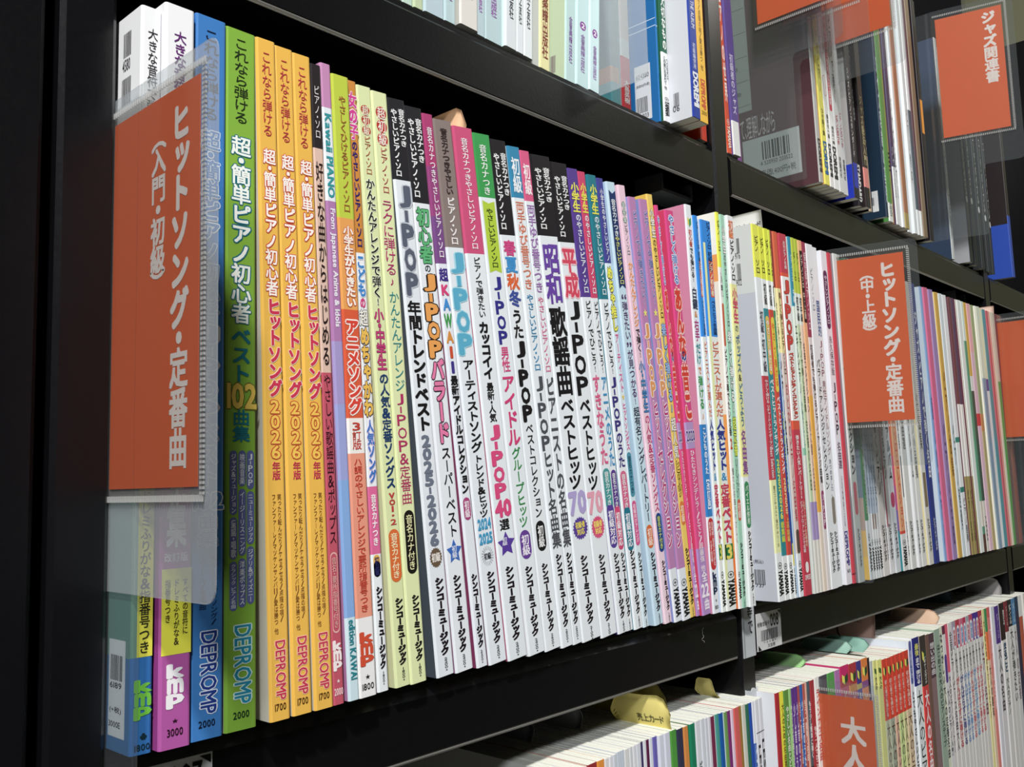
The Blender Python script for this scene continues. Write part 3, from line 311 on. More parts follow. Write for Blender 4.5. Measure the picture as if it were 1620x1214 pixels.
('lilac paperback with outlined orange capitals, left one of two alike',.3422,.0225,.0091,.2941,6.73,'8c98d0',[(.8764,'bf83b6'),(1,'e8ecf2')],[('v','ピアノで今弾きたい!',.0313,.2581,.62,.5,'4450a0',1,'e4dcf0',.04),('v','★',.2611,.2878,.55,.7,'f0e878',1),('v','J-POP',.2997,.4734,.5,.62,'e49c60',3,'fbeee8',.06),('v','ヒットセレクション',.4808,.8293,.5,.68,'bc3878',2,'f6e8f0',.06),('r','ring',.9014,.9187,.55,.62,'151515'),('s','YAMAHA',.9222,.988,.55,.62,'151515',3)],None,None),
('lilac paperback with outlined orange capitals, right one of two alike, beside the yellow one',.3515,.0219,.0099,.2946,6.12,'8c98d0',[(.8791,'bf83b6'),(1,'e8ecf2')],[('v','ピアノで今弾きたい!',.026,.2553,.62,.5,'4450a0',1,'e4dcf0',.04),('v','★',.2583,.2854,.55,.7,'f0e878',1),('v','J-POP',.2974,.4728,.5,.62,'e49c60',3,'fbeee8',.06),('v','ヒットセレクション',.4803,.8317,.5,.68,'bc3878',2,'f6e8f0',.06),('r','ring',.9043,.9218,.55,.62,'151515'),('s','YAMAHA',.9253,.9915,.55,.62,'151515',3)],None,None),
('yellow paperback with blue and white outlined title and a small orange pill',.3663,.0255,.0074,.3021,5.96,'e8c04c',[(1,'f2cf62')],[('v','小学生',.0348,.104,.5,.7,'f4f0e4',3,'3c3420',.05),('v','のやさしいピアノ・ソロ',.1071,.2976,.5,.55,'4a3a20',1),('v','楽しく弾ける♪',.308,.5258,.5,.8,'9cc0ec',2,'2c3c6c',.05),('v','超人気',.5318,.6283,.5,.8,'f6f2ea',2,'4c3c2c',.05),('v','ヒッツ',.6328,.7187,.5,.75,'f0c84c',2,'3c2c1c',.06),('r','pill',.7291,.7852,.5,.75,'e08038'),('v','初級',.7379,.7779,.5,.5,'fbf0dc',1),('v','シンコーミュージック',.8384,.9709,.55,.53,'1c1218',4),('v','2000★',.9768,1.0092,.55,.225,'303030',0)],None,None),
('hot pink paperback with large red rounded characters, left one of two alike',.3744,.0251,.0042,.2957,5.83,'d8406c',[(.5331,'df4488'),(.5974,'b898cc'),(.8383,'e0508c'),(1,'b48cc8')],[('v','やさしく弾ける',.0261,.197,.6,.6,'5c84c8',2,'f4f2fa',.08),('v','あんな',.2048,.3748,.56,.82,'dc3c2c',3,'f8d0c8',.07),('v','の',.3547,.3855,.6,.6,'24388c',3,'f8f0f4',.06),('v','昔こ',.3902,.527,.56,.82,'dc3c2c',3,'f8d0c8',.07),('h','2020',.5545,.5791,.5,.95,'443080',2,'f0e8f4',.05),('v','ひたむきシンデレラ!/とてと/超最強 他',.6005,.8945,.5,.5,'f8e6f0',1),('v','全',.8945,.9202,.55,.6,'fbf4fa',2),('h','22',.9248,.955,.5,.85,'fbf4fa',2),('v','曲',.9596,.9868,.55,.6,'fbf4fa',2)],None,None),
('hot pink paperback with large red rounded characters, right one of two alike',.3787,.0227,.0111,.293,4.96,'d8406c',[(.5284,'df4488'),(.5938,'b898cc'),(.8382,'e0508c'),(1,'b48cc8')],[('v','やさしく弾ける',.0107,.1857,.6,.6,'5c84c8',2,'f4f2fa',.08),('v','あんな',.1936,.3671,.56,.82,'dc3c2c',3,'f8d0c8',.07),('v','の',.3467,.3781,.6,.6,'24388c',3,'f8f0f4',.06),('v','昔こ',.3828,.5222,.56,.82,'dc3c2c',3,'f8d0c8',.07),('h','2020',.5502,.5751,.5,.95,'443080',2,'f0e8f4',.05),('v','ひたむきシンデレラ!/とてと/超最強 他',.5969,.8951,.5,.5,'f8e6f0',1),('v','全',.8951,.9212,.55,.6,'fbf4fa',2),('h','22',.9258,.9564,.5,.85,'fbf4fa',2),('v','曲',.961,.9885,.55,.6,'fbf4fa',2)],None,None),
('white paperback with a leaf badge, blue band and red pill, pink cover',.3905,.0211,.0086,.3012,2.31,'d98eae',[(.5463,'ecf0f4'),(.7699,'2a84cc'),(1,'e8ecf2')],[('r','leafl',.0286,.0573,.42,.36,'e8d840'),('r','leafr',.0286,.0573,.62,.36,'3c9c5c'),('v','初心者',.0621,.1066,.5,.5,'d0503c',2),('v','でも弾ける!',.1082,.1952,.5,.5,'2c2c34',2),('v','白鍵',.2079,.263,.5,.8,'2c3450',2),('v','&',.2661,.2834,.5,.5,'d88838',1),('v','右手',.2881,.3413,.5,.7,'b43080',2),('v','だけ',.346,.3991,.5,.7,'2c9098',2),('v','で',.4037,.424,.5,.5,'d87838',2),('v','弾ける',.4271,.5093,.5,.7,'2c9c50',2),('v','♪',.5139,.5402,.5,.7,'e08a38',1),('v','こどものうた【改訂版】',.5525,.7638,.5,.5,'f0f6fc',2),('r','pill',.773,.8971,.5,.85,'cc2c30'),('v','音域順・音名ふりがな',.7821,.888,.68,.28,'f8e0e0',1),('v','歌詞付き! 107曲収載!',.7821,.8835,.3,.28,'f8e0e0',1),('v','kmp',.9016,.9558,.5,.62,'1c2c50',3),('v','★',.9633,.9753,.5,.3,'222222',1),('h','1800',.9813,.9903,.5,.5,'222222',1)],None,None),
('white paperback with bright blue top, left one of two alike',.4001,.0197,.0061,.2942,2.56,'c8d8ec',[(.3126,'2a8ce4'),(1,'eef2ee')],[('v','ピアノ・ソロ 初級から',.0146,.1455,.7,.4,'10305c',1),('r','rect',.1162,.2106,.72,.36,'e05c3c'),('v','ピアノ初心者',.1194,.2074,.72,.3,'f8e8c0',2),('v','ベストヒット名曲集',.2187,.3077,.72,.36,'10305c',1),('v','ピアニストが選んだ',.3239,.5161,.62,.7,'dc6434',1),('v','人気ヒット',.5225,.6508,.6,.8,'2c3c98',3),('v','&',.6556,.6777,.6,.6,'3c94c8',1),('v','定番ベスト',.684,.8313,.6,.85,'d43c5c',3),('r','rect',.8345,.8718,.6,.8,'187c40'),('h','3',.836,.8703,.6,.5,'f0e060',2),('r','ring',.9014,.9185,.6,.62,'151515'),('s','YAMAHA',.9219,.9866,.6,.62,'151515',3)],None,None),
('white paperback with bright blue top, right one of two alike',.4063,.0194,.0144,.2927,1.9,'c8d8ec',[(.3056,'2a8ce4'),(1,'eef2ee')],[('v','ピアノ・ソロ 初級から',.0018,.1354,.7,.4,'10305c',1),('r','rect',.1055,.2018,.72,.36,'e05c3c'),('v','ピアノ初心者',.1088,.1985,.72,.3,'f8e8c0',2),('v','ベストヒット名曲集',.21,.3007,.72,.36,'10305c',1),('v','ピアニストが選んだ',.3171,.5126,.62,.7,'dc6434',1),('v','人気ヒット',.5191,.6494,.6,.8,'2c3c98',3),('v','&',.6542,.6766,.6,.6,'3c94c8',1),('v','定番ベスト',.683,.8324,.6,.85,'d43c5c',3),('r','rect',.8356,.8735,.6,.8,'187c40'),('h','3',.8372,.8719,.6,.5,'f0e060',2),('r','ring',.9034,.9207,.6,.62,'151515'),('s','YAMAHA',.9241,.9896,.6,.62,'151515',3),('r','rect',.06,.97,.2,.22,'eef2b0')],None,None),
('thin yellow-topped paperback with a cream and orange cover',.4223,.0183,.0049,.3022,.86,'ece6da',[(.1436,'eef04c'),(1,'eeeeea')],[('v','ピアノ',.0199,.0596,.5,.7,'34341c',1),('v','ソロ',.0728,.1025,.5,.7,'34341c',1),('v','入門',.1551,.2205,.5,.6,'2c2c2c',1),('r','pill',.2368,.3471,.5,.6,'d05c3c'),('v','ピアノで奏でたい定番',.3535,.5742,.5,.75,'241c1c',1),('v','2',.579,.609,.5,.7,'d0502c',2),('v','憧れの名曲をやさしく',.6532,.8407,.5,.5,'6c6c6c',0),('r','ring',.9102,.9235,.55,.62,'151515'),('s','YAMAHA',.9261,.9763,.55,.62,'151515',3)],[(.11,'f0ede4'),(.18,'ee9f54'),(.52,'efe4d6'),(.86,'f0a050'),(1,'e8782c')],None),
('mint green paperback with white and lime outlined title and a red pill',.4273,.0184,.0067,.3018,.51,'9cd0b4',[(1,'a2d4ba')],[('v','小学生',.0292,.1027,.5,.66,'f4f4f0',3,'6c4860',.05),('v','のやさしいピアノ・ソロ',.1044,.2943,.5,.5,'6c5468',1),('v','楽しく弾ける♪',.3042,.5185,.5,.8,'f2f8f4',2,'1c4c40',.06),('v','超定番',.5249,.6242,.5,.8,'dcec4c',2,'1c4c34',.06),('v','ソング',.6306,.7259,.5,.7,'b8e0d0',2,'1c4438',.06),('r','pill',.7322,.7859,.5,.7,'d45c38'),('v','初級',.7401,.7796,.5,.5,'fbeee4',1),('v','シンコーミュージック',.8393,.9717,.5,.477,'1c1218',4),('v','1800★',.9779,1.012,.5,.2025,'303030',0)],None,None),
('white and pale yellow paperback with red and blue title and a green oval',.4353,.0165,.0097,.302,.71,'e6eaea',[(.1807,'eef0f2'),(.6775,'eceaa0'),(1,'ecf0f2')],[('v','初級',.0117,.0605,.5,.72,'e07c4c',3),('v','ピアノ・ソロ',.0638,.1724,.5,.6,'2a2a2a',2),('v','小学生',.1907,.2834,.5,.75,'d44468',3),('v','の',.2867,.3064,.5,.5,'2c4c6c',1),('v','ポップス',.313,.4113,.55,.6,'3c6c9c',2),('v','&',.4146,.4341,.55,.5,'2c2c2c',1),('v','どうよう',.4374,.5508,.55,.6,'4c7c9c',2),('v','名曲集',.5572,.6727,.55,.72,'8c4c98',2),('r','pill',.6887,.8061,.55,.7,'38905c'),('v','バイエル併用',.6983,.7966,.55,.42,'eef8ee',1),('v','シンコーミュージック',.8124,.9614,.55,.4452,'1c1218',4),('v','1800★',.9677,1.0019,.55,.189,'303030',0)],None,None)],0,'','books on the middle shelf, left bay',False),
([
('yellow-topped red book with a pale grey cover',.4706,.0107,.0104,.2995,2.0,'c4c8c6',[(.145,'eaec50'),(.225,'e6ebee'),(.41,'e6ebee'),(.685,'c23c4c'),(.875,'ecf0b0'),(1,'eaeeee')],[('v','ピアノ',.03,.075,.5,.6,'3a3a20',1),('v','ソロ',.095,.135,.5,.6,'3a3a20',1),('v','初級・初中級',.235,.4,.5,.5,'3c3c4c',2),('v','やさしく弾ける リチャード・クレイダーマン',.42,.6,.5,.5,'f6e6e8',1),('s','Best Selection',.6,.68,.5,.45,'f6e6e8',1),('v','愛のコンチェルト・渚のアデリーヌ',.7,.86,.5,.35,'5c5c3c',0),('r','ring',.9,.917,.5,.62,'151515'),('s','YAMAHA',.9204,.985,.5,.62,'151515',3)],[(.185,'d4d7d4'),(1,'c2c5cf')],[(.0121,.0148,.2778,.2899,[('r','rect',0,1,.064,.027,'2c2c30'),('r','rect',0,1,.131,.045,'2c2c30'),('r','rect',0,1,.207,.045,'2c2c30'),('r','rect',0,1,.302,.045,'2c2c30'),('r','rect',0,1,.388,.027,'2c2c30'),('r','rect',0,1,.455,.045,'2c2c30'),('r','rect',0,1,.531,.045,'2c2c30'),('r','rect',0,1,.637,.067,'2c2c30'),('r','rect',0,1,.736,.067,'2c2c30'),('r','rect',0,1,.842,.045,'2c2c30'),('r','rect',0,1,.93,.067,'2c2c30')]),(.0123,.016,.2555,.2691,[('r','rect',0,1,.064,.027,'2c2c30'),('r','rect',0,1,.14,.027,'2c2c30'),('r','rect',0,1,.225,.045,'2c2c30'),('r','rect',0,1,.293,.027,'2c2c30'),('r','rect',0,1,.351,.027,'2c2c30'),('r','rect',0,1,.448,.067,'2c2c30'),('r','rect',0,1,.545,.027,'2c2c30'),('r','rect',0,1,.624,.067,'2c2c30'),('r','rect',0,1,.729,.045,'2c2c30'),('r','rect',0,1,.797,.027,'2c2c30'),('r','rect',0,1,.873,.027,'2c2c30'),('r','rect',0,1,.952,.067,'2c2c30')]),(.0118,.0167,.2731,.2782,[('h','976',0,1,.5,.9,'33333a',0)]),(.012,.0174,.2513,.2563,[('h','902',0,1,.5,.9,'33333a',0)]),(.0111,.0196,.0287,.0323,[('h','(税込)',0,1,.5,1,'4a4a50',0)]),(.011,.0195,.0125,.0244,[('r','rect',0,1,.037,.075,'2c2c30'),('r','rect',0,1,.135,.05,'2c2c30'),('r','rect',0,1,.23,.03,'2c2c30'),('r','rect',0,1,.295,.03,'2c2c30'),('r','rect',0,1,.402,.075,'2c2c30'),('r','rect',0,1,.52,.05,'2c2c30'),('r','rect',0,1,.605,.05,'2c2c30'),('r','rect',0,1,.7,.03,'2c2c30'),('r','rect',0,1,.807,.075,'2c2c30'),('r','rect',0,1,.895,.03,'2c2c30'),('r','rect',0,1,1.002,.075,'2c2c30')]),(.0116,.0191,.0106,.0131,[('h','737',0,1,.5,1,'33333a',0)])]),
('yellow-topped book with a teal lower spine',.4814,.0111,.0088,.2995,2.0,'9c5038',[(.145,'e4e83c'),(.225,'eaeeee'),(.885,'2c8c94'),(1,'eaeeee')],[('v','ピアノ',.03,.075,.5,.6,'3a3a20',1),('v','ソロ',.09,.13,.5,.6,'3a3a20',1),('v','初級',.155,.215,.5,.5,'3c3c3c',2),('r','pill',.245,.405,.5,.66,'e8c84c'),('v','やさしく弾ける',.255,.395,.5,.5,'fbf4e4',2,'c8702c',.05),('v','ベストヒットランキング',.415,.62,.5,.68,'f4f8f6',2),('v','20252026',.63,.79,.5,.5,'ece858',2),('v','総集編',.795,.85,.5,.62,'d8e044',2),('r','ring',.905,.921,.5,.62,'151515'),('s','YAMAHA',.9242,.985,.5,.62,'151515',3)],None,None),
('yellow-topped book with a red lower spine and yellow oval',.4906,.0108,.0074,.2995,2.0,'b04438',[(.145,'e0e83c'),(.225,'eaeeee'),(.885,'d0483a'),(1,'eaeeee')],[('v','ピアノ',.03,.075,.5,.6,'3a3a20',1),('v','ソロ',.09,.13,.5,.6,'3a3a20',1),('v','初級',.155,.215,.5,.5,'3c3c3c',2),('r','pill',.245,.45,.5,.74,'f0d83c'),('v','やさしく弾ける',.26,.435,.5,.55,'d86c2c',2),('v','ベストヒットランキング',.46,.67,.5,.7,'fbf4f2',2),('v','2025年',.68,.78,.5,.55,'f0d8a0',2),('v','上半期編',.785,.85,.5,.62,'e8c060',2),('r','ring',.905,.921,.5,.62,'151515'),('s','YAMAHA',.9242,.985,.5,.62,'151515',3)],None,None),
('yellow-topped book with a navy lower spine',.4984,.0108,.0031,.2995,2.0,'3c6c9c',[(.145,'d4e040'),(.225,'eaeeee'),(.4,'38885c'),(.885,'2a4690'),(1,'eaeeee')],[('v','ピアノ',.03,.075,.5,.6,'3a3a20',1),('v','ソロ',.09,.13,.5,.6,'3a3a20',1),('v','初級',.155,.215,.5,.5,'3c3c3c',2),('v','やさしく弾ける',.24,.39,.5,.6,'e0ecd0',1),('v','卒業・旅立ちソング',.5,.72,.5,.72,'c4d464',2),('r','pill',.855,.915,.5,.7,'e8d840'),('r','ring',.92,.934,.5,.62,'151515'),('s','YAMAHA',.9368,.99,.5,.62,'151515',3)],None,None),
('very thin pale blue book',.5019,.0108,.0031,.2995,2.0,'a8c4e0',[(.16,'8c3c34'),(.34,'ece8b8'),(1,'b4cce4')],[('v','きれいに弾ける',.2,.33,.5,.7,'4a3a2c',1),('v','ピアノ曲集',.36,.62,.5,.8,'1c2c3c',2)],None,None),
('thin book with orange top and pale yellow band',.5054,.0102,.0075,.2995,2.0,'c8d4e0',[(.16,'d86440'),(.34,'ece0a0'),(.885,'d8c8c0'),(1,'e6eaee')],[('v','楽しく弾けるピアノ・ソロ',.17,.4,.5,.55,'6c3c2c',1),('v','おとなのピアノ名曲集',.42,.8,.5,.5,'c0404c',1),('r','pill',.82,.885,.5,.7,'5c4c44'),('r','ring',.905,.921,.5,.62,'151515'),('s','YAMAHA',.9242,.985,.5,.62,'151515',3)],None,None),
('red book with white panel and bold letters',.5133,.0095,.0135,.2995,1.8,'c03448',[(.112,'c63c50'),(.122,'e0583c'),(.525,'f2f2f0'),(.55,'e0583c'),(1,'c83c50')],[('v','月刊ピアノ名曲',.02,.1,.6,.3,'f8e8e8',1),('v','J-POP',.13,.33,.5,.75,'d0443c',3,'7c2420',.02),('v','ベスト・ヒット・ピアノ・コレクション',.335,.52,.5,.6,'d0503c',3,'8c3020',.03),('v','弾きたい人気レパートリー|',.565,.74,.45,.42,'f8ecec',2),('v','人気アーティストの定番曲を',.745,.87,.68,.28,'f0d0b0',1),('v','ピアノ・ソロ・アレンジで収録',.745,.885,.35,.3,'f8ecec',1),('r','pill',.91,.94,.5,.4,'f6eeee'),('h','DPRESS',.945,.958,.5,.7,'f6eeee',1)],None,None),
('thin book with a blue top and pale green body',.5304,.0095,.0048,.2995,1.8,'c8dcd4',[(.2,'2c8ca8'),(.6,'dce8dc'),(.62,'8cc4a8'),(1,'d8dcd6')],[('v','ピアノ・ソロ',.05,.13,.5,.6,'d8ecf0',1),('v','中級',.15,.19,.5,.6,'e8f4f8',2),('v','エキレピアノ',.25,.45,.5,.75,'2c4c3c',1),('v','心に残るハンドリング',.47,.6,.5,.6,'2c8c7c',1)],None,None),
('thin lime-topped pale green book with lilac foot',.5356,.0094,.0062,.2995,1.8,'c4cc9c',[(.16,'bccc3c'),(.25,'dce4dc'),(.75,'c8d8b4'),(.855,'a894c4'),(1,'dcd8d0')],[('v','ピアノ',.04,.075,.5,.6,'4a4a20',1),('v','ソロ',.095,.125,.5,.6,'4a4a20',1),('v','初中級',.17,.24,.5,.7,'33383c',2),('v','ピアノで弾く名曲集',.27,.5,.5,.6,'4c6444',1),('v','定番の名曲',.52,.72,.5,.6,'6c7c5c',0)],None,None),
('thin lime-topped pinkish book with lilac foot',.5422,.0095,.0058,.2995,1.8,'d8d4bc',[(.16,'b4c438'),(.25,'dce4dc'),(.75,'ecd0bc'),(.855,'a08cc0'),(1,'dcd8d0')],[('v','ピアノ',.04,.075,.5,.6,'4a4a20',1),('v','ソロ',.095,.125,.5,.6,'4a4a20',1),('v','初中級',.17,.24,.5,.7,'33383c',2),('v','名曲コレクション',.3,.5,.5,.6,'6c4c50',1),('v','心に響く名曲',.52,.72,.5,.6,'9c7c6c',0)],None,None),
('peach book with black top label and yellow foot',.5484,.0095,.0075,.2995,1.8,'f0bc90',[(.45,'f2b684'),(.78,'ecb040'),(1,'e8d8c8')],[('r','rect',.03,.24,.55,.72,'2a1e1c'),('v','ピアノ・ソロ',.04,.14,.55,.45,'f0dcc8',1),('v','中・上級',.15,.23,.55,.45,'e8d0b8',1)],None,None),
('book with a maroon upper spine above white',.5563,.0099,.0079,.2995,1.8,'e8dcd8',[(.28,'a43c58'),(1,'e6dede')],[('v','保存版ピアノ・ソロ',.03,.26,.5,.5,'f0dce0',1),('v','初級者でも弾けるピアノ・アレンジ曲集',.3,.7,.5,.6,'2c2428',1),('r','pill',.72,.83,.5,.6,'9c3c6c'),('v','J-POP',.73,.82,.5,.4,'f4e4ec',1)],None,None),
('white book with small pale lettering and a grey oval',.5647,.0099,.0135,.2995,1.8,'e4e6ec',[(1,'eceef2')],[('v','ピアノ・ソロ',.07,.2,.5,.36,'7c848c',0),('v','バラードアレンジ・セレクション',.34,.72,.5,.5,'2c2830',1),('v','シンコーミュージック',.84,.955,.5,.45,'201820',3)],None,None),
('white book with blue and red serif lettering',.5785,.0121,.0135,.2995,1.9,'e8eaf0',[(1,'eef0f4')],[('v','国民的',.16,.27,.5,.5,'4c6ca4',2),('v','J-POP',.28,.39,.5,.45,'8c4c5c',0),('v','男性アイドルソング',.4,.62,.5,.5,'8c5c64',0),('v','あつめました。',.63,.74,.5,.36,'6c6c8c',0),('r','pill',.74,.82,.5,.45,'8c8478'),('v','シンコーミュージック',.84,.955,.5,.45,'201820',3)],None,None),
('white book with violet oval and sideways logo',.6002,.0121,.0128,.2995,1.96,'eef0f6',[(1,'e8e4ec')],[('r','pill',.06,.24,.45,.62,'5a2c5c'),('v','やさしいピアノ・ソロ',.075,.225,.45,.42,'f0e4f0',1),('v','永久保存版',.26,.38,.5,.5,'5c3c50',0),('v','J-POP',.4,.56,.5,.5,'3c2440',1),('v','名曲選',.58,.66,.5,.55,'6c4c64',1),('v','ハナミズキ/雪の華/世界に一つだけの花',.68,.83,.5,.22,'6c6c74',0),('s','DEPROMP',.845,.945,.5,.5,'4c3c94',2),('h','1600',.955,.966,.5,.5,'44444c',0)],None,None),
('bright red book beside the violet oval one',.6134,.0113,.0069,.2995,2.02,'b83444',[(.97,'c83c4c'),(.975,'7c1c2c'),(1,'cc4050')],[],None,None),
('pale grey book with bold dark lettering down its spine',.6207,.0092,.0135,.2995,2.08,'8c8c94',[(1,'d6d8d6')],[('v','アレンジコレクション',.35,.68,.5,.62,'33363a',3),('r','pill',.7,.8,.5,.5,'d45c6c'),('v','シンコーミュージック',.84,.955,.5,.3,'201820',3)],None,None),
('pale book with a yellow and green cover facing left',.6469,.0092,.0065,.2995,2.14,'ecbc50',[(.6,'3c7058'),(.82,'3c8050'),(1,'d6dade')],[('v','ピアノで弾きたい名曲',.5,.8,.5,.4,'c4d8a0',1),('r','ring',.86,.883,.5,.62,'151515'),('s','YAMAHA',.8876,.975,.5,.62,'151515',3)],[(.6,'3c7058'),(.75,'7c8c9c'),(.85,'b8a094'),(.93,'e0b464'),(1,'ecbc4c')],None),
('thin blue-grey book, first of four alike',.6538,.0092,.0062,.2995,2.2,'a8b4c4',[(.8,'aebaca'),(1,'d2d6d8')],[('v','ピアノ曲集ベストセレクション',.3,.78,.5,.5,'6c7c94',1),('r','ring',.88,.899,.5,.62,'151515'),('s','YAMAHA',.9028,.975,.5,.62,'151515',3)],None,None),
('thin blue-grey book, second of four alike',.6604,.0092,.0056,.2995,2.26,'a8b4c4',[(.8,'a8b6c8'),(1,'d2d6d8')],[('v','ピアノ曲集ベストセレクション',.3,.78,.5,.5,'647490',1),('r','pill',.8,.85,.5,.6,'8c7468'),('r','ring',.88,.899,.5,.62,'151515'),('s','YAMAHA',.9028,.975,.5,.62,'151515',3)],None,None),
('thin blue-grey book, third of four alike',.6663,.0094,.0054,.2995,2.32,'a8b4c4',[(.8,'b0bccc'),(1,'d2d6d8')],[('v','ピアノ曲集ベストセレクション',.3,.78,.5,.5,'647490',1),('r','pill',.8,.85,.5,.6,'8c7468'),('r','ring',.88,.899,.5,.62,'151515'),('s','YAMAHA',.9028,.975,.5,.62,'151515',3)],None,None),
('thin blue-grey book, last of four alike',.6721,.0097,.0075,.2995,2.38,'a8b4c4',[(.8,'bcc6d2'),(1,'d6d8da')],[('v','ピアノ曲集ベストセレクション',.3,.78,.5,.5,'5c6478',1),('r','ring',.88,.899,.5,.62,'151515'),('s','YAMAHA',.9028,.975,.5,.62,'151515',3)],None,None),
('off-white book with rows of small dark letters',.68,.0097,.0135,.2995,2.44,'d4ccc8',[(1,'dcd6d4')],[('v','こころに響くピアノ',.3,.75,.5,.5,'4c3c40',1),('v','シンコーミュージック',.84,.955,.5,.45,'201820',3)],None,None),
('off-white book with pinkish letters',.6949,.0119,.0066,.2995,2.5,'d4ccc8',[(1,'e2dcda')],[('v','女性のためのピアノ',.3,.6,.5,.5,'c05468',1),('v','曲集',.62,.72,.5,.5,'3c3c44',1),('v','シンコーミュージック',.84,.955,.5,.45,'201820',3)],None,None),
('white book with a thin red stripe',.7018,.0119,.0135,.2995,2.56,'dcdce0',[(1,'e6e4e8')],[('r','rect',.2,.85,.2,.2,'c85868'),('v','やさしく弾けるピアノ',.35,.7,.6,.4,'4c4c54',1),('v','シンコーミュージック',.84,.955,.5,.45,'201820',3)],None,None),
('white book with a crimson dot and black lettering',.7162,.0119,.0135,.2995,2.62,'f0f2f4',[(1,'e6eaf0')],[('v','ピアノ名曲アルバム',.3,.7,.5,.5,'2c2830',2),('r','pill',.74,.79,.5,.7,'d84c7c'),('v','シンコーミュージック',.84,.955,.5,.45,'201820',3)],None,None),
('pale book whose cover runs from orange to teal',.7368,.0119,.013,.2995,2.68,'d8603c',[(.87,'e0a478'),(.88,'d8483c'),(1,'dcdcdc')],[('v','ピアノ・ソロ・コレクション',.4,.86,.5,.5,'d84c3c',1),('r','ring',.9,.917,.5,.62,'151515'),('s','YAMAHA',.9204,.985,.5,.62,'151515',3)],[(.62,'dc5c34'),(.72,'cc5474'),(.8,'b45494'),(.87,'7c68a4'),(1,'34909c')],None),
('white book with a black cover edge',.7502,.0119,.0054,.2995,2.74,'201c24',[(1,'e0e0e0')],[('v','ピアノ曲集',.3,.6,.5,.5,'4c4c50',1),('r','pill',.62,.76,.5,.5,'6c6460'),('v','シンコーミュージック',.84,.955,.5,.45,'201820',3)],None,None),
('light grey book next to the black-edged one',.756,.0108,.0135,.2995,2.8,'dcdcda',[(1,'dadad8')],[('v','おとなの名曲選',.3,.6,.5,.5,'5c5c5c',1),('v','シンコーミュージック',.84,.955,.5,.45,'201820',3)],None,None),
('white book with a broad plain white cover',.7759,.0108,.0092,.2995,2.86,'f0f2f4',[(1,'e0e2e4')],[('v','ピアノ・アルバム',.3,.7,.5,.45,'54585c',1),('v','シンコーミュージック',.84,.955,.5,.45,'201820',3)],None,None),
('white book beside the cream one',.7855,.0108,.0135,.2995,2.92,'e0e2e0',[(1,'e4e4e0')],[('v','ピアノ小品集',.4,.7,.5,.45,'6c6c68',1),('v','シンコーミュージック',.84,.955,.5,.45,'201820',3)],None,None),
('grey book with a cream cover facing left',.8052,.0105,.0135,.2995,2.98,'e8dca4',[(1,'d8d6d0')],[('v','名曲集',.4,.6,.5,.5,'54504c',1),('r','rect',.68,.8,.5,.6,'84745c'),('v','シンコーミュージック',.84,.955,.5,.45,'201820',3)],None,None),
('navy book with tiny white letters',.8222,.0102,.0135,.2995,3.04,'28347c',[(1,'2c3a84')],[('v','ジャズ・ピアノで弾く名曲',.1,.7,.5,.5,'e4e4ec',2),('v','シンコーミュージック',.84,.955,.5,.4,'e4e4ec',2)],None,None),
('pale blue book with white cover',.8507,.0097,.0063,.2995,3.1,'d6e4f0',[(1,'86a8d4')],[('v','癒しのピアノ',.4,.95,.5,.5,'3c5c94',1)],None,None),
('pink book, right of the pale blue one',.8574,.0084,.0135,.2995,3.16,'dc7ca0',[(1,'d86890')],[],None,None),
('mauve book beside the pink one',.8743,.0084,.0135,.2995,3.2,'c8b4d4',[(1,'a084b8')],[('v','ピアノ名曲',.5,.95,.5,.4,'5c4474',1)],None,None),
('gold book with a cream cover',.8967,.0097,.0122,.2995,3.2,'f0ecce',[(1,'d4aa4c')],[('v','ピアノ曲集',.3,.7,.5,.5,'8c5c2c',1)],None,None),
('white book with pale blue tint beside the gold one',.9093,.0092,.0117,.2995,3.2,'c8c8c8',[(1,'d8e2e8')],[('v','ピアノ連弾',.5,.9,.5,.4,'5c6c70',1)],None,None),
('white book with green triangles',.9214,.0092,.0135,.2995,3.2,'eef0f2',[(.55,'eceef0'),(.57,'2c8c7c'),(.74,'f0f2f2'),(.76,'2c8478'),(1,'ecf0f2')],[('v','ピアノ連弾',.78,.95,.6,.4,'3c3c40',1)],None,None),
('slim plum and olive book, left of two',.9417,.0092,.0092,.2995,3.2,'6c4050',[(.42,'74464c'),(.7,'e8e4e0'),(1,'a09058')],[('v','ピアノ名曲',.75,.95,.5,.4,'4c4424',1)],None,None),
('slim plum and olive book, right of two',.9513,.0089,.009,.2995,3.2,'54405c',[(.42,'5c4660'),(.7,'e8e4e0'),(1,'a09058')],[('v','ピアノ名曲',.75,.95,.5,.4,'4c4424',1)],None,None),
('very thin wine red book',.9607,.0089,.0043,.2995,3.2,'5c2438',[(1,'6c2c44')],[],None,None),
('thin olive book beside the wine red one',.9654,.0089,.0052,.2995,3.2,'a09058',[(.7,'dcd8cc'),(1,'a09058')],[],None,None),
('white book beside the green one',.971,.0084,.0135,.2995,3.2,'f0f2f0',[(1,'e6ece8')],[],None,None),
('green and brown book with a white head',.9852,.0083,.0091,.2995,3.2,'e4ece6',[(.16,'dce8e0'),(.8,'5c9c7c'),(.9,'d8d0c4'),(.93,'5c9478'),(1,'5c3c34')],[],None,None),
('grey-white book with dark green upper block',.9947,.0083,.0103,.2995,3.2,'d8ccc4',[(.3,'d8b04c'),(.36,'e4e4e0'),(.8,'44584c'),(1,'e2dcd4')],[('v','YAMAHA',.86,.96,.5,.5,'3c3c3c',1)],None,None),
('pale pink book with lilac blocks',1.0054,.0081,.0135,.2995,3.2,'f0e0e4',[(.2,'f0b4bc'),(.45,'e4c0d0'),(.5,'d83c44'),(1,'ecc6d8')],[],None,None),
